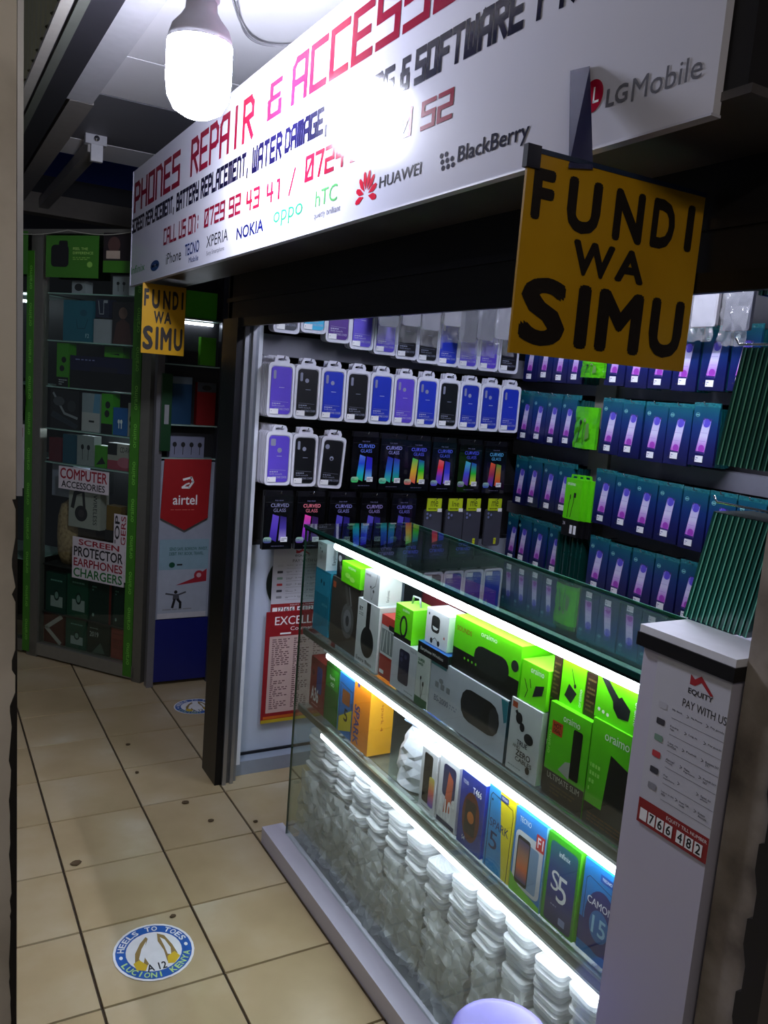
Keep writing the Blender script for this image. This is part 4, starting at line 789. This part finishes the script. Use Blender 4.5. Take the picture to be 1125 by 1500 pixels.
goods('phone_box', 'sky blue and yellow SPARK 5 phone box', 'phone box', -.796, -.886, LZ, .686, .092, .05, C('#2c88c8', .35), [('p', [(.42, 1), (1, 1), (1, .0), (.72, 0)], C('#e8d414', .35)), ('l', [(.08, .0), (.08, .88), (.14, .92), (.90, .88), (.94, .80), (.90, 0)], .0018, INK), ('t', 'SPARK', .12, .52, .84, .62, C('#16255c', .4, var=0), {'b': .3}), ('t', '5', .16, .26, .46, .47, C('#16255c', .4, var=0), {'b': .4}), ('r', .44, .90, .74, .97, C('#1c2c7c', .4)), ('t', 'TECNO', .48, .92, .70, .95, STICK), ('e', .15, .84, .03, .015, INK)], sidem=C('#e8d820', .4), top=C('#a8d8e0', .4))
goods('phone_box', 'white and blue F1 phone box picturing two phones', 'phone box', -.889, -.984, LZ-.002, .682, .092, .05, C('#2a7cc8', .35), [('o', .06, .10, .96, .76, .014, C('#d8dae2', .4)), ('p', [(0, 0), (1, 0), (1, .06), (.3, .12), (0, .22)], C('#6cbc1c', .4)), ('o', .48, .14, .84, .66, .005, C('#7c9cc0', .35)), ('o', .14, .14, .56, .70, .006, INK), ('o', .17, .18, .53, .66, .004, GR(['#2a3470', '#d8642c', '#a0705a', '#40406c'], .3)), ('r', .72, .68, .98, .86, C('#b81c28', .35)), ('t', 'F1', .76, .71, .94, .83, STICK, {'b': .8}), ('t', 'TECNO', .14, .86, .52, .92, STICK)], sidem=C('#8cc8e0', .4))
goods('phone_box', 'green-edged dark blue S5 phone box', 'phone box', -.990, -1.080, LZ, .682, .092, .05, C('#2c8c18', .35), [('o', .10, .02, .94, .93, .008, GR(['#141a4a', '#1a2c86', '#1c5a60'], .3)), ('t', 'infinix', .38, .80, .72, .86, STICK), ('t', 'S', .22, .40, .46, .62, STICK), ('t', '5', .42, .30, .72, .60, STICK), ('n', .28, .22, .55, .25, 1, C('#8890c0', .4, var=0)), ('o', .56, .07, .76, .15, .002, C('#7c86b8', .4))], sidem=C('#5cc81c', .4))
goods('phone_box', 'blue CAMON 15 phone box at the right end of the lower shelf', 'phone box', -1.092, -1.178, LZ+.004, .684, .092, .05, C('#1c78c0', .35), [('e', .6, .42, .46, .34, C('#24246e', .35)), ('r', .0, .1, 1, .36, C('#22266e', .35)), ('e', .58, .38, .28, .17, C('#2c6cae', .35)), ('t', '15', .38, .28, .78, .47, C('#9ad0e8', .4, var=0), {'b': .5}), ('t', 'CAMON', .18, .56, .92, .64, STICK, {'b': .4}), ('l', [(.1, .1), (.1, .80), (.18, .84), (.95, .78)], .0016, C('#123a6c')), ('r', .48, .86, .86, .94, C('#14489a', .4)), ('t', 'TECNO', .53, .885, .81, .915, STICK)])
# white plastic bag lump
mb = MB(); R = random.Random(5); nu, nv = 22, 12; vs = []
for j in range(nv+1):
    v = j/nv*pi/2
    for i in range(nu):
        a = 2*pi*i/nu; r = 1+R.uniform(-.07, .07)
        vs.append((.085*cos(a)*cos(v*.96)**.6*r, .105*sin(a)*cos(v*.96)**.6*r, .150*sin(v)*(1+R.uniform(-.04, .04))))
fs = [(j*nu+i, j*nu+(i+1) % nu, (j+1)*nu+(i+1) % nu, (j+1)*nu+i) for j in range(nv) for i in range(nu)]
mb.add(vs, fs, C('#d4d8e2', .3, 0, .05, 20), smooth=False)
thing('plastic_bag', 'crumpled white plastic bag on the lower shelf between orange and white boxes', 'bag', (.19, -.43, LZ), 0, None, mb)
thing('leaflet', 'blue and white folded leaflet lying on the plastic bag', 'leaflet', (.14, -.40, LZ+.148), (radians(5), radians(-8), .3), None, MB().box(0, .09, -.06, .03, 0, .004, C('#a8bce0', .4)).box(.02, .07, -.04, .01, .004, .006, C('#4a66b8', .4)))

# clear phone shells stacked in the base of the counter
def shell_mesh(seed):
    m = MB(); o = roundrect(0, 0, .078, .155, .014, 4); i_ = roundrect(.005, .005, .073, .150, .011, 4)
    m.ring(o, i_, 0, .0085, SHELL); m.prism(i_, .0006, .0018, SHELL); return m.mesh('clear_phone_case')
SHM = shell_mesh(1); R = random.Random(11)
ncol = 13
for c in range(ncol):
    y = .135-.1015*c; top = .425+R.uniform(-.035, .03); z = .046; k = 0; lean = R.uniform(-.05, .05)
    pos = ORD[c]
    while z < top and k < 22:
        o = bpy.data.objects.new('clear_phone_case', SHM)
        # lying flat: long side runs into the counter
        put(o, (.078+.012*(k % 2)*R.random()+R.uniform(0, .006), y+R.uniform(-.005, .005), z+.0085), (pi/2+radians(R.uniform(-2.5, 2.5)), radians(R.uniform(-2, 2)), FX+R.uniform(-.05, .05)), None)
        o.rotation_euler = (pi/2*0, 0, 0)
        o.matrix_world = Matrix.Translation((.092+R.uniform(0, .014), y+R.uniform(-.004, .004), z+.0085)) @ Matrix.Rotation(FX+R.uniform(-.13, .13), 4, 'Z') @ Matrix.Rotation(-pi/2+radians(R.uniform(-3, 3)), 4, 'X') @ Matrix.Scale(1, 4)
        o['label'] = 'clear phone shell, %s from the bottom, %s stack from left in counter base' % (ORD[k], pos); o['category'] = 'phone case'; o['group'] = 'clear shells in the stack %s from the left' % pos
        z += .0175; k += 1

# clear bags slumped against the front glass
HAZE = film('hazy_clear_film', '#f6f8fa', .30, .12)
for i in range(7):
    m = crumple(.17, .24, 40+i, 10, 13, .011); m.mats = [HAZE]
    thing('clear_plastic_bag', 'crumpled clear plastic bag against the lower front glass, %s from the left' % ORD[i], 'bag', (.0845, .14-.19*i, .055+.02*(i % 2)), FX, 'clear bags in the counter base', m)

# ------------------------------------------------------------------ posters on the end wall
t = thing('round_sign', 'round black and green sign half hidden behind the price poster', 'sign', (.285, .752, .735), 0)
part('disc', MB().prism([(.108*cos(i*pi/18), .115*sin(i*pi/18)) for i in range(36)], 0, .004, C('#0e1a14', .4)), t)
part('green_disc', MB().prism([(.088*cos(i*pi/18), .094*sin(i*pi/18)) for i in range(36)], -.001, 0, C('#3c8a24', .4)), t)
pay_poster('payment_poster', 'payment poster on the white end wall above the red price list', (.196, .745, .618), 0, .19, .26, 6)
t = thing('price_list', 'red-framed EXCELLENT price list sheet hanging on the white end wall', 'poster', (.180, .741, .178), 0)
m = MBox(0, .30, 0, .003, 0, .448, C('#8c1620', .4)); part('sheet', m, t); m = MB(); f = Face(m, (0, 0, 0), (.30, 0, 0), (0, 0, .448))
f.draw([('r', .06, .09, .94, .78, C('#c7aba6', .5)), ('t', 'EXCELLENT', .12, .88, .92, .955, STICK, {'b': .4}), ('t', 'Compatible list', .34, .815, .92, .86, STICK), ('r', 0, 0, 1, .03, C('#b8a020', .5)), ('r', .03, .035, 1, .06, C('#c05c18', .5)),
        ('n', .10, .12, .34, .76, 34, C('#6a4a50', .5, var=0)), ('n', .40, .12, .62, .76, 34, C('#6a4a50', .5, var=0)), ('n', .68, .12, .90, .76, 34, C('#6a4a50', .5, var=0)), ('r', .2, .795, .35, .81, STICK)]); part('print', m, t)

# ------------------------------------------------------------------ kiosk opposite (angled glass cabinet)
KR = math.atan2(-.79109093, .61169857)
ks = thing('glass_kiosk', 'tall angled glass cabinet with lime tape posts across the aisle', 'cabinet', (-.47, 2.31, 0), KR)
MET = C('#77766e', .35, .6); LT = C('#38751e', .4)
def kp(name, *a, **k): return part(name, MBox(*a), ks, **k)
for x0, x1 in ((-.03, .04), (.648, .70)):
    o = kp('post', x0, x1, 0, .045, 0, 2.10, MET)
for x0, x1 in ((-.055, -.01), (.595, .645)):
    m = MBox(x0, x1, -.003, .03, .02, 2.02, LT); f = Face(m, (x0, -.003, .02), (x1-x0, 0, 0), (0, 0, 2.0))
    for i in range(11): f.draw([('t', 'oraimo', .3, .03+.088*i, .75, .085+.088*i, C('#7cc84c', .4, var=0), {'rot': 90})])
    part('lime_tape', m, ks, label='lime green branded tape strip')
kp('base_rail', -.03, .66, .0, .05, .012, .075, C('#8a887e', .4, .5)); kp('foot', 0, .66, .02, .36, 0, .012, BLACK)
kp('back_panel', -.60, .68, .36, .37, .02, 2.1, C('#17181c', .6)); kp('top_panel', -.6, .70, 0, .37, 2.10, 2.12, MET); kp('side_panel', .69, .70, .045, .36, .02, 2.1, C('#202228', .5))
kp('side_panel', -.61, -.60, .0, .36, .02, 2.1, C('#303236', .5)); kp('base_rail', -.60, -.056, 0, .05, .012, .075, MET)
for z in (.235, .485, 1.005, 1.172, 1.378, 1.600, 1.825): kp('shelf', .045, .645, .03, .35, z, z+.006, C('#98b4ac', .2, 0, .1) if z > .9 else C('#2a2c2c', .5))
for z in (.485, 1.005, 1.378, 1.825): kp('shelf', -.595, -.06, .03, .35, z, z+.006, C('#98b4ac', .2))
kp('door_pane', .042, .594, .012, .016, .08, 2.08, GLASS); kp('door_pane', -.595, -.056, .012, .016, .08, 2.08, GLASS)
for x0, x1, z in ((.30, .46, 1.392), (.12, .50, 1.160), (.50, .62, 1.845), (.10, .30, .99), (-.5, -.2, 1.8)):
    l = kp('lamp_channel', x0, x1, .20, .22, z+.008, z+.012, MET); part('glowing_tube', MB().tube([(x0+.01, .21, z), (x1-.01, .21, z)], .006, EM('#e8f0ff', KIOSK_L*2), 8), l)
def KG(name, label, cat, u0, z0, u1, z1, col, front=(), dep=.05, y=.045, tilt=0):
    m = MBox(0, u1-u0, 0, dep, 0, z1-z0, col); Face(m, (0, 0, 0), (u1-u0, 0, 0), (0, 0, z1-z0)).draw(list(front))
    c, s = cos(KR), sin(KR); return thing(name, label, cat, (-.47+u0*c-y*s, 2.31+u0*s+y*c, z0), KR, None, m)
PAIR = lambda m: [('e', .32, .62, .09, .09, m), ('e', .68, .62, .09, .09, m), ('l', [(.32, .62), (.34, .2)], .003, m), ('l', [(.68, .62), (.66, .2)], .003, m)]
GW = C('#9c9ca4', .4)
KG('earphone_box', 'white earphone box at the top right of the kiosk', 'box', .427, 1.832, .523, 1.917, GW, PAIR(INK), .05)
KG('small_box', 'small white box on the kiosk top shelf under the green card', 'box', .181, 1.832, .263, 1.89, GW, [('e', .5, .5, .3, .3, DARK)])
KG('gift_bag', 'large teal bag on the upper kiosk shelf', 'bag', .131, 1.607, .31, 1.80, C('#1c6478', .4), [('l', [(.45, .55), (.5, .32), (.75, .32), (.85, .55)], .003, C('#0e3c50')), ('e', .7, .7, .12, .08, C('#175468')), ('t', 'F2', .78, .1, .9, .2, C('#a8c8d0', .4, var=0))])
KG('cable_pack', 'black cable pack hanging above the small white box', 'pack', .33, 1.725, .408, 1.81, C('#20243c', .4), [('l', [(.2, .9), (.3, .2), (.6, .2), (.6, .9)], .004, GW), ('r', .6, .8, .9, .95, GW)])
KG('small_box', 'plain white box next to the large teal bag', 'box', .32, 1.607, .42, 1.718, GW)
KG('phone_box', 'dark box with a brown figure picture on the upper kiosk shelf', 'box', .43, 1.607, .555, 1.80, C('#231c20', .4), [('e', .5, .74, .2, .14, C('#7a5a50')), ('p', [(.05, 0), (.95, 0), (.8, .5), (.5, .62), (.2, .5)], C('#4a2c28'))])
KG('gift_bag', 'teal upright box behind the small yellow sign', 'box', .565, 1.607, .632, 1.79, C('#165a74', .4))
KG('cable_pack', 'lime cable pack with black buds left of the keyboard box', 'pack', .095, 1.385, .17, 1.595, C('#3f8a14', .4), [('e', .6, .62, .2, .07, INK), ('e', .45, .42, .2, .07, INK), ('r', 0, 0, 1, .22, BLACK), ('n', .2, .03, .9, .18, 3, GW)])
KG('keyboard_box', 'long dark navy box on the kiosk middle shelf', 'box', .18, 1.385, .594, 1.54, C('#14143a', .35), [('r', 0, 0, 1, .55, C('#0d0b10', .4)), ('n', .08, .85, .4, .92, 1, C('#8080b0', .4, var=0)), ('r', .3, .55, .7, .7, C('#201c30'))])
KG('green_pack', 'lime pack behind the long navy box', 'pack', .322, 1.545, .435, 1.597, C('#4a9a18', .4), [('p', [(.2, .3), (.8, .2), (.8, .35)], INK)], y=.12)
KG('green_pack', 'second lime pack right of the one behind the navy box', 'pack', .485, 1.545, .59, 1.597, C('#3a7a18', .4), [('p', [(.2, .3), (.8, .2), (.8, .35)], INK)], y=.12)
KG('mask_bag', 'dark tangle of straps on the kiosk shelf', 'accessory', .06, 1.18, .24, 1.37, C('#1c1c20', .5), [('l', [(.1, .9), (.5, .4), (.95, .3)], .012, GREY), ('p', [(0, .3), (.9, .02), (1, .12), (.1, .45)], C('#2a303c')), ('e', .3, .7, .2, .12, C('#4a4a50')), ('e', .75, .6, .15, .15, C('#303036'))])
KG('small_box', 'tall pale box with blue corner on the kiosk shelf', 'box', .26, 1.18, .37, 1.365, C('#8c949c', .4), [('p', [(.6, .4), (1, .3), (1, 1), (.7, 1)], C('#5c8aa8')), ('r', 0, 0, 1, .5, C('#b0acac')), ('r', .4, .25, .7, .30, INK)])
KG('earphone_box', 'lime earphone pack between pale and blue boxes', 'box', .38, 1.18, .448, 1.372, C('#3f9a14', .4), [('e', .55, .72, .22, .09, INK), ('e', .5, .50, .22, .09, INK), ('r', 0, 0, 1, .25, BLACK)])
KG('earbud_box', 'blue box with white earbuds picture', 'box', .452, 1.18, .534, 1.31, C('#1c5ca0', .4), [('e', .42, .5, .08, .08, STICK), ('e', .6, .5, .08, .08, STICK), ('r', .4, .25, .46, .5, STICK), ('r', .58, .25, .64, .5, STICK)])
KG('earbud_box', 'cream box with black earbuds picture', 'box', .54, 1.18, .594, 1.338, C('#a09c90', .4), [('e', .5, .52, .32, .14, INK), ('e', .35, .3, .14, .07, INK)])
KG('small_box', 'dark red box low in the kiosk upper half', 'box', .055, 1.013, .135, 1.13, C('#5c1420', .4))
KG('gift_bag', 'small dark teal bag beside the dark red box', 'bag', .145, 1.013, .225, 1.155, C('#14485c', .4))
KG('earphone_box', 'white box with two black earphones above the COMPUTER sign', 'box', .235, 1.013, .34, 1.158, C('#8c9090', .4), PAIR(INK))
KG('green_pack', 'lime pack with black cable beside the disc box', 'pack', .347, 1.013, .42, 1.12, C('#3f8a14', .4), [('p', [(.1, .1), (.9, .2), (.6, .5)], INK)])
KG('disc_box', 'white and pink CD-RW box on the kiosk shelf', 'box', .425, 1.013, .573, 1.14, C('#9a948c', .4), [('r', 0, .55, .38, 1, INK), ('t', 'CD-RW', .5, .68, .95, .88, INK), ('r', 0, 0, 1, .35, C('#9c3a4c')), ('e', .7, .3, .3, .2, C('#b06070'))])
KG('plastic_bowl', 'pale plastic tub on the kiosk shelf left of the COMPUTER sign', 'tub', .045, .835, .18, 1.0, C('#8c8ea0', .35), dep=.12, y=.08)
# woven sack
m = MB(); R = random.Random(9); prof = [(.001, 0), (.07, .0), (.088, .05), (.094, .14), (.090, .24), (.075, .30), (.04, .325), (.001, .33)]
m.lathe(prof, mottled('woven_straw', ['#8a6c48', '#a88a62', '#b89a70'], 60, .8, 0, .4), 20); c, s = cos(KR), sin(KR)
thing('straw_basket', 'tan woven sack inside the kiosk below the COMPUTER sign', 'basket', (-.47+.145*c-.15*s, 2.31+.145*s+.15*c, .492), 0, None, m)
KG('headphone_box', 'white WIRELESS headphone box leaning below the COMPUTER sign', 'box', .205, .705, .402, .902, C('#a8a49c', .4), [('e', .40, .36, .20, .20, C('#1a1214')), ('e', .40, .36, .10, .10, C('#3a2c30')), ('l', [(.12, .5), (.2, .85), (.45, .95)], .022, C('#1a1214')), ('l', [(.45, .95), (.5, .5)], .016, C('#1a1214')), ('t', 'WIRELESS', .78, .12, .90, .88, INK, {'rot': -90})], y=.03, dep=.06)
part('stand_block', MBox(.25, .36, .05, .20, .491, .704, C('#3a2c1c', .6)), ks)
KG('perfume_box', 'small gold box beside the WIRELESS headphone box', 'box', .416, .71, .504, .832, C('#8a6410', .3, .4), y=.06); part('stand_block', MBox(.40, .63, .07, .25, .491, .709, C('#241c14', .6)), ks)
KG('plastic_tub', 'pale clear plastic tub by the right kiosk post', 'tub', .525, .79, .592, .925, C('#5c6a68', .3), y=.08); part('stand_block', MBox(.50, .60, .08, .2, .71, .789, C('#1c1c1c', .6)), ks)
botc = [('#123f34', 1), ('#154c38', 1), ('#0e2c26', 0), ('#0f2e28', 0), ('#4c1a14', 2), ('#164a3a', 1), ('#14241c', 3), ('#8a3c32', 4)]
botl = ['dark green software box with white device, upper left of the kiosk base', 'mid green software box with white device, second in the upper base row', 'black-green box with red spine, third in the upper base row', 'black-green box with red spine, right end of the upper base row', 'brown box with a white arrow, left end of the lowest row', 'green software box, second in the lowest row', 'dark 2019 software box, third in the lowest row', 'salmon red box at the right end of the lowest row']
for i, (u0, z0, u1, z1) in enumerate([(.056, .2415, .187, .446), (.197, .2415, .331, .459), (.342, .2415, .478, .46), (.49, .2415, .594, .46), (.047, .076, .183, .232), (.193, .076, .324, .232), (.334, .076, .474, .232), (.484, .076, .594, .232)]):
    cc, kd = botc[i]
    fr = {1: [('r', .25, .15, .85, .42, C('#a0aca8', .4)), ('e', .55, .45, .14, .14, C('#0c2c24')), ('e', .55, .45, .09, .09, C('#7c9a90')), ('n', .25, .78, .85, .86, 1, C('#6c9c8c', .4, var=0))],
          0: [('r', 0, .93, .9, 1, C('#8c908c', .4)), ('r', .9, 0, 1, 1, C('#6c1c1c', .4)), ('n', .12, .70, .6, .84, 2, C('#5c8c7c', .4, var=0)), ('e', .18, .15, .05, .04, C('#8ca89c', .4, var=0))],
          2: [('l', [(.85, .95), (.12, .5), (.8, .05)], .022, C('#b0aca4', .4))], 3: [('t', '2019', .1, .55, .5, .72, C('#b0b8b0', .4, var=0), {'b': .5}), ('n', .1, .8, .6, .86, 1, C('#8a988c', .4, var=0)), ('p', [(.2, .0), (.8, .05), (.6, .4)], C('#4c6054'))],
          4: [('t', 'BEST', .1, .5, .6, .64, C('#5c1c18', .4, var=0)), ('t', 'SELLER', .1, .34, .85, .46, C('#5c1c18', .4, var=0)), ('r', .1, .8, .8, .83, C('#6a2620', .4))]}[kd]
    KG('software_box', botl[i], 'box', u0, z0, u1, z1, C(cc, .35), fr, .05, .04)
# paper signs on the kiosk glass
def KS(label, u0, z0, u1, z1, lines, y=-.006, col='#c4bfc4', name='paper_sign', rot=0, cat='sign'):
    m = MBox(0, u1-u0, 0, .002, 0, z1-z0, C(col, .5, 0, .03)); Face(m, (0, 0, 0), (u1-u0, 0, 0), (0, 0, z1-z0)).draw(lines)
    c, s = cos(KR), sin(KR); return thing(name, label, cat, (-.47+u0*c-y*s, 2.31+u0*s+y*c, z0), KR, None, m)
RD = C('#8c1c2c', .5, var=0); GN = C('#1c6a30', .5, var=0)
KS('white paper sign reading COMPUTER ACCESSORIES on the kiosk glass', .171, .893, .481, 1.003, [('t', 'COMPUTER', .03, .46, .97, .94, RD, {'b': .9}), ('t', 'ACCESSORIES', .06, .08, .93, .38, INK, {'b': .7})])
KS('white paper sign reading SCREEN PROTECTOR EARPHONES CHARGERS on the kiosk glass', .268, .459, .588, .666, [('t', 'SCREEN', .12, .82, .90, .96, RD, {'b': 1}), ('t', 'PROTECTOR', .03, .54, .97, .78, INK, {'b': .8}), ('t', 'EARPHONES', .03, .30, .97, .50, RD, {'b': .8}), ('t', 'CHARGERS', .03, .04, .97, .26, GN, {'b': .8})])
KS('white paper sign with sideways LAPTOP CHARGERS lettering by the right post', .516, .483, .594, .81, [('t', 'LAPTOP', .08, .02, .45, .98, INK, {'b': .8, 'rot': 90}), ('t', 'CHARGERS', .55, .02, .92, .98, RD, {'b': .6, 'rot': 90})], y=-.002)
KS('left paper sign SCREEN PROTECTOR PHONES CHARGERS CABLES beside the door leaf', -.30, .864, -.057, 1.183, [('t', s_, .05, .80-.19*i, .97, .95-.19*i, [RD, INK, RD, GN, INK][i], {'b': .7}) for i, s_ in enumerate(('SCREEN', 'PROTECTOR', 'EARPHONES', 'CHARGERS', 'CABLES'))])
GC = C('#356e18', .35)
KS('lime green card with a black earbud case hanging over the kiosk', .09, 1.895, .406, 2.085, [('o', .10, .25, .44, .78, .02, INK), ('o', .25, .72, .42, .88, .008, INK), ('t', 'FEEL THE', .52, .66, .80, .72, C('#a8d070', .4, var=0)), ('t', 'DIFFERENCE', .52, .56, .90, .62, C('#a8d070', .4, var=0)), ('n', .52, .42, .85, .5, 2, C('#7cae4c', .4, var=0)), ('e', .84, .32, .05, .07, C('#7cae4c', .4, var=0))], -.03, '#356f1c', 'hanging_card', cat='card')
KS('lime green card with a white ring hanging left of the kiosk post', -.25, 1.905, -.025, 2.105, [('e', .75, .58, .12, .15, C('#a8d070', .4, var=0)), ('e', .75, .58, .08, .10, GC)], -.03, '#2f681a', 'hanging_card', cat='card')
KS('dark card with brown pictures and a green band right of the lime card', .424, 1.924, .60, 2.10, [('r', 0, 0, 1, .3, GC), ('e', .35, .7, .2, .2, C('#4c3430')), ('r', .1, .35, .55, .55, C('#a89888'))], -.02, '#1c1418', 'hanging_card', cat='card')
m = MB().prism([(.10*cos(i*pi/18), .115*sin(i*pi/18)) for i in range(36)], 0, .004, BLACK).prism([(.082*cos(i*pi/18), .096*sin(i*pi/18)) for i in range(36)], -.002, 0, C('#5c8a1c', .4))
thing('round_sign', 'round lime badge with black rim on the kiosk left of the green post', 'sign', (-.47-.145*cos(KR)+.012*sin(KR)*1, 2.31-.145*sin(KR)-.012*cos(KR), 1.305), KR, None, m)
# bunting string
pts = []
for i in range(17):
    u = -.2+.85*i/16; y = -.035; pts.append((-.47+u*c-y*s, 2.31+u*s+y*c, 2.108-.02*sin(pi*((i*2) % 16)/16)))
thing('string', 'pale string running across the top of the kiosk', 'string', (0, 0, 0), 0, None, MB().tube(pts, .002, C('#a8a89c', .5), 5))

# second cabinet, square to the aisle
sc = thing('side_cabinet', 'dark glazed cabinet behind the black jamb with a navy base', 'cabinet', (0, 0, 0))
def sp(name, *a, **k): return part(name, MBox(*a), sc, **k)
sp('post', -.028, .004, 1.69, 1.735, 0, 2.05, C('#8c8c94', .35, .6)); sp('post', .262, .30, 1.69, 1.735, 0, 2.05, C('#50525a', .35, .6))
sp('back_panel', -.0, .60, 1.78, 1.79, 0, 2.05, C('#15161c', .6)); sp('base_panel', .004, .262, 1.70, 1.72, .02, .33, C('#141c6a', .4), label='navy blue base panel')
sp('white_panel', .004, .262, 1.705, 1.72, .33, 1.09, C('#9aa0b0', .4)); sp('top_panel', -.0, .6, 1.69, 1.79, 2.05, 2.07, MET)
for z in (1.10, 1.255, 1.53, 1.74): sp('shelf', .004, .262, 1.70, 1.775, z, z+.006, C('#98b4ac', .2))
l = sp('lamp_channel', .02, .25, 1.755, 1.77, 1.735, 1.739, MET); part('glowing_tube', MB().tube([(.03, 1.762, 1.728), (.24, 1.762, 1.728)], .006, EM('#e8f0ff', KIOSK_L*2), 8), l)
def SG(name, label, cat, x0, z0, x1, z1, col, front=(), y=1.71, dep=.04):
    m = MBox(0, x1-x0, 0, dep, 0, z1-z0, col); Face(m, (0, 0, 0), (x1-x0, 0, 0), (0, 0, z1-z0)).draw(list(front)); return thing(name, label, cat, (x0, y, z0), 0, None, m)
SG('earphone_box', 'pale box with four black earphones above the red pennant', 'box', .043, 1.107, .208, 1.205, C('#7c8098', .4), [q for i in range(4) for q in (('e', .15+.24*i, .62, .06, .12, INK), ('l', [(.15+.24*i, .6), (.15+.24*i, .15)], .003, INK))])
SG('tall_box', 'blue tall pack left of the red one', 'pack', .04, 1.262, .138, 1.48, C('#123a5c', .4), [('r', 0, .85, 1, 1, C('#5c6a78'))]); SG('tall_box', 'red tall pack with grey top behind the jamb', 'pack', .164, 1.262, .253, 1.46, C('#7c1014', .4), [('r', 0, .78, 1, 1, C('#3c424c')), ('e', .5, .88, .25, .06, INK)])
SG('bottle', 'dark green tall bottle-shaped pack hanging beside the silver post', 'pack', -.012, 1.14, .034, 1.49, DGREEN, [('r', .3, .35, .75, .6, GREY)], y=1.66, dep=.02)
SG('green_pack', 'lime green pack hanging under the side cabinet lamp', 'pack', .171, 1.54, .243, 1.668, C('#4a9a1c', .4)); SG('green_pack', 'bright green card near the cabinet top under the banner', 'card', .095, 1.75, .239, 1.87, C('#4aa41c', .4))
SG('dark_box', 'black box on the side cabinet shelf left of the lime pack', 'box', .03, 1.54, .16, 1.60, DARK); 
# pennant
m = MB(); P = [(0, .06), (.115, 0), (.225, .06), (.232, .34), (.01, .335)]; m.prism(P, 0, .006, C('#9c1018', .5)); f = Face(m, (0, 0, 0), (.23, 0, 0), (0, 0, .34))
f.draw([('t', 'airtel', .24, .36, .74, .50, STICK, {'b': .5}), ('l', [(.42, .60), (.56, .60), (.64, .68), (.60, .74), (.44, .71)], .010, STICK), ('l', [(.42, .60), (.50, .645), (.56, .66)], .008, STICK), ('n', .2, .28, .7, .30, 1, C('#d06a60', .4, var=0))])
thing('red_pennant', 'red airtel pennant hanging on the side cabinet', 'pennant', (.008, 1.685, .765), 0, None, m)
m = MBox(0, .236, 0, .003, 0, .385, C('#a4acbc', .5)); f = Face(m, (0, 0, 0), (.236, 0, 0), (0, 0, .385)); rr = C('#9c2030', .5, var=0)
f.draw([('r', 0, .62, 1, 1, C('#86a4b4', .5)), ('t', 'SEND SAFE. BORROW. INVEST.', .2, .86, .98, .90, C('#1c5a4c', .5, var=0), {'b': .5}), ('t', 'DEBIT. PAY. BOOK. TRAVEL.', .2, .80, .9, .84, C('#1c5a4c', .5, var=0), {'b': .5}), ('e', .26, .68, .06, .035, C('#0c4a34')), ('n', .36, .66, .8, .70, 1, INK), ('p', [(.35, .42), (.7, .5), (.98, .62), (.98, .46)], rr), ('e', .82, .54, .1, .06, rr), ('e', .82, .54, .05, .03, C('#c8a0a8')),
        ('e', .36, .335, .035, .022, INK), ('p', [(.30, .24), (.44, .24), (.42, .31), (.31, .31)], C('#4a4c54')), ('l', [(.32, .30), (.16, .32)], .008, C('#4a4c54')), ('l', [(.42, .30), (.56, .33)], .008, C('#4a4c54')), ('l', [(.34, .24), (.30, .14)], .012, INK), ('l', [(.40, .24), (.46, .20), (.46, .13)], .012, INK), ('n', .1, .10, .95, .13, 1, GREY), ('r', 0, 0, 1, .07, C('#c0c0c8'))])
thing('wall_poster', 'pale blue poster with a leaping figure below the red pennant', 'poster', (.012, 1.694, .335), 0, None, m)

# ------------------------------------------------------------------ shop lamp (on the shop ceiling, hidden by the lintel)
t = thing('shop_lamp', 'tube lamp on the shop ceiling above the counter', 'lamp', (0, 0, 0))
part('glowing_tube', MB().tube([(.62, -1.05, 2.13), (.62, .15, 2.13)], .014, EM('#e4e8ff', SHOP_L), 10), t); part('lamp_housing', MBox(.59, .65, -1.08, .18, 2.15, 2.2, WHITE), t)
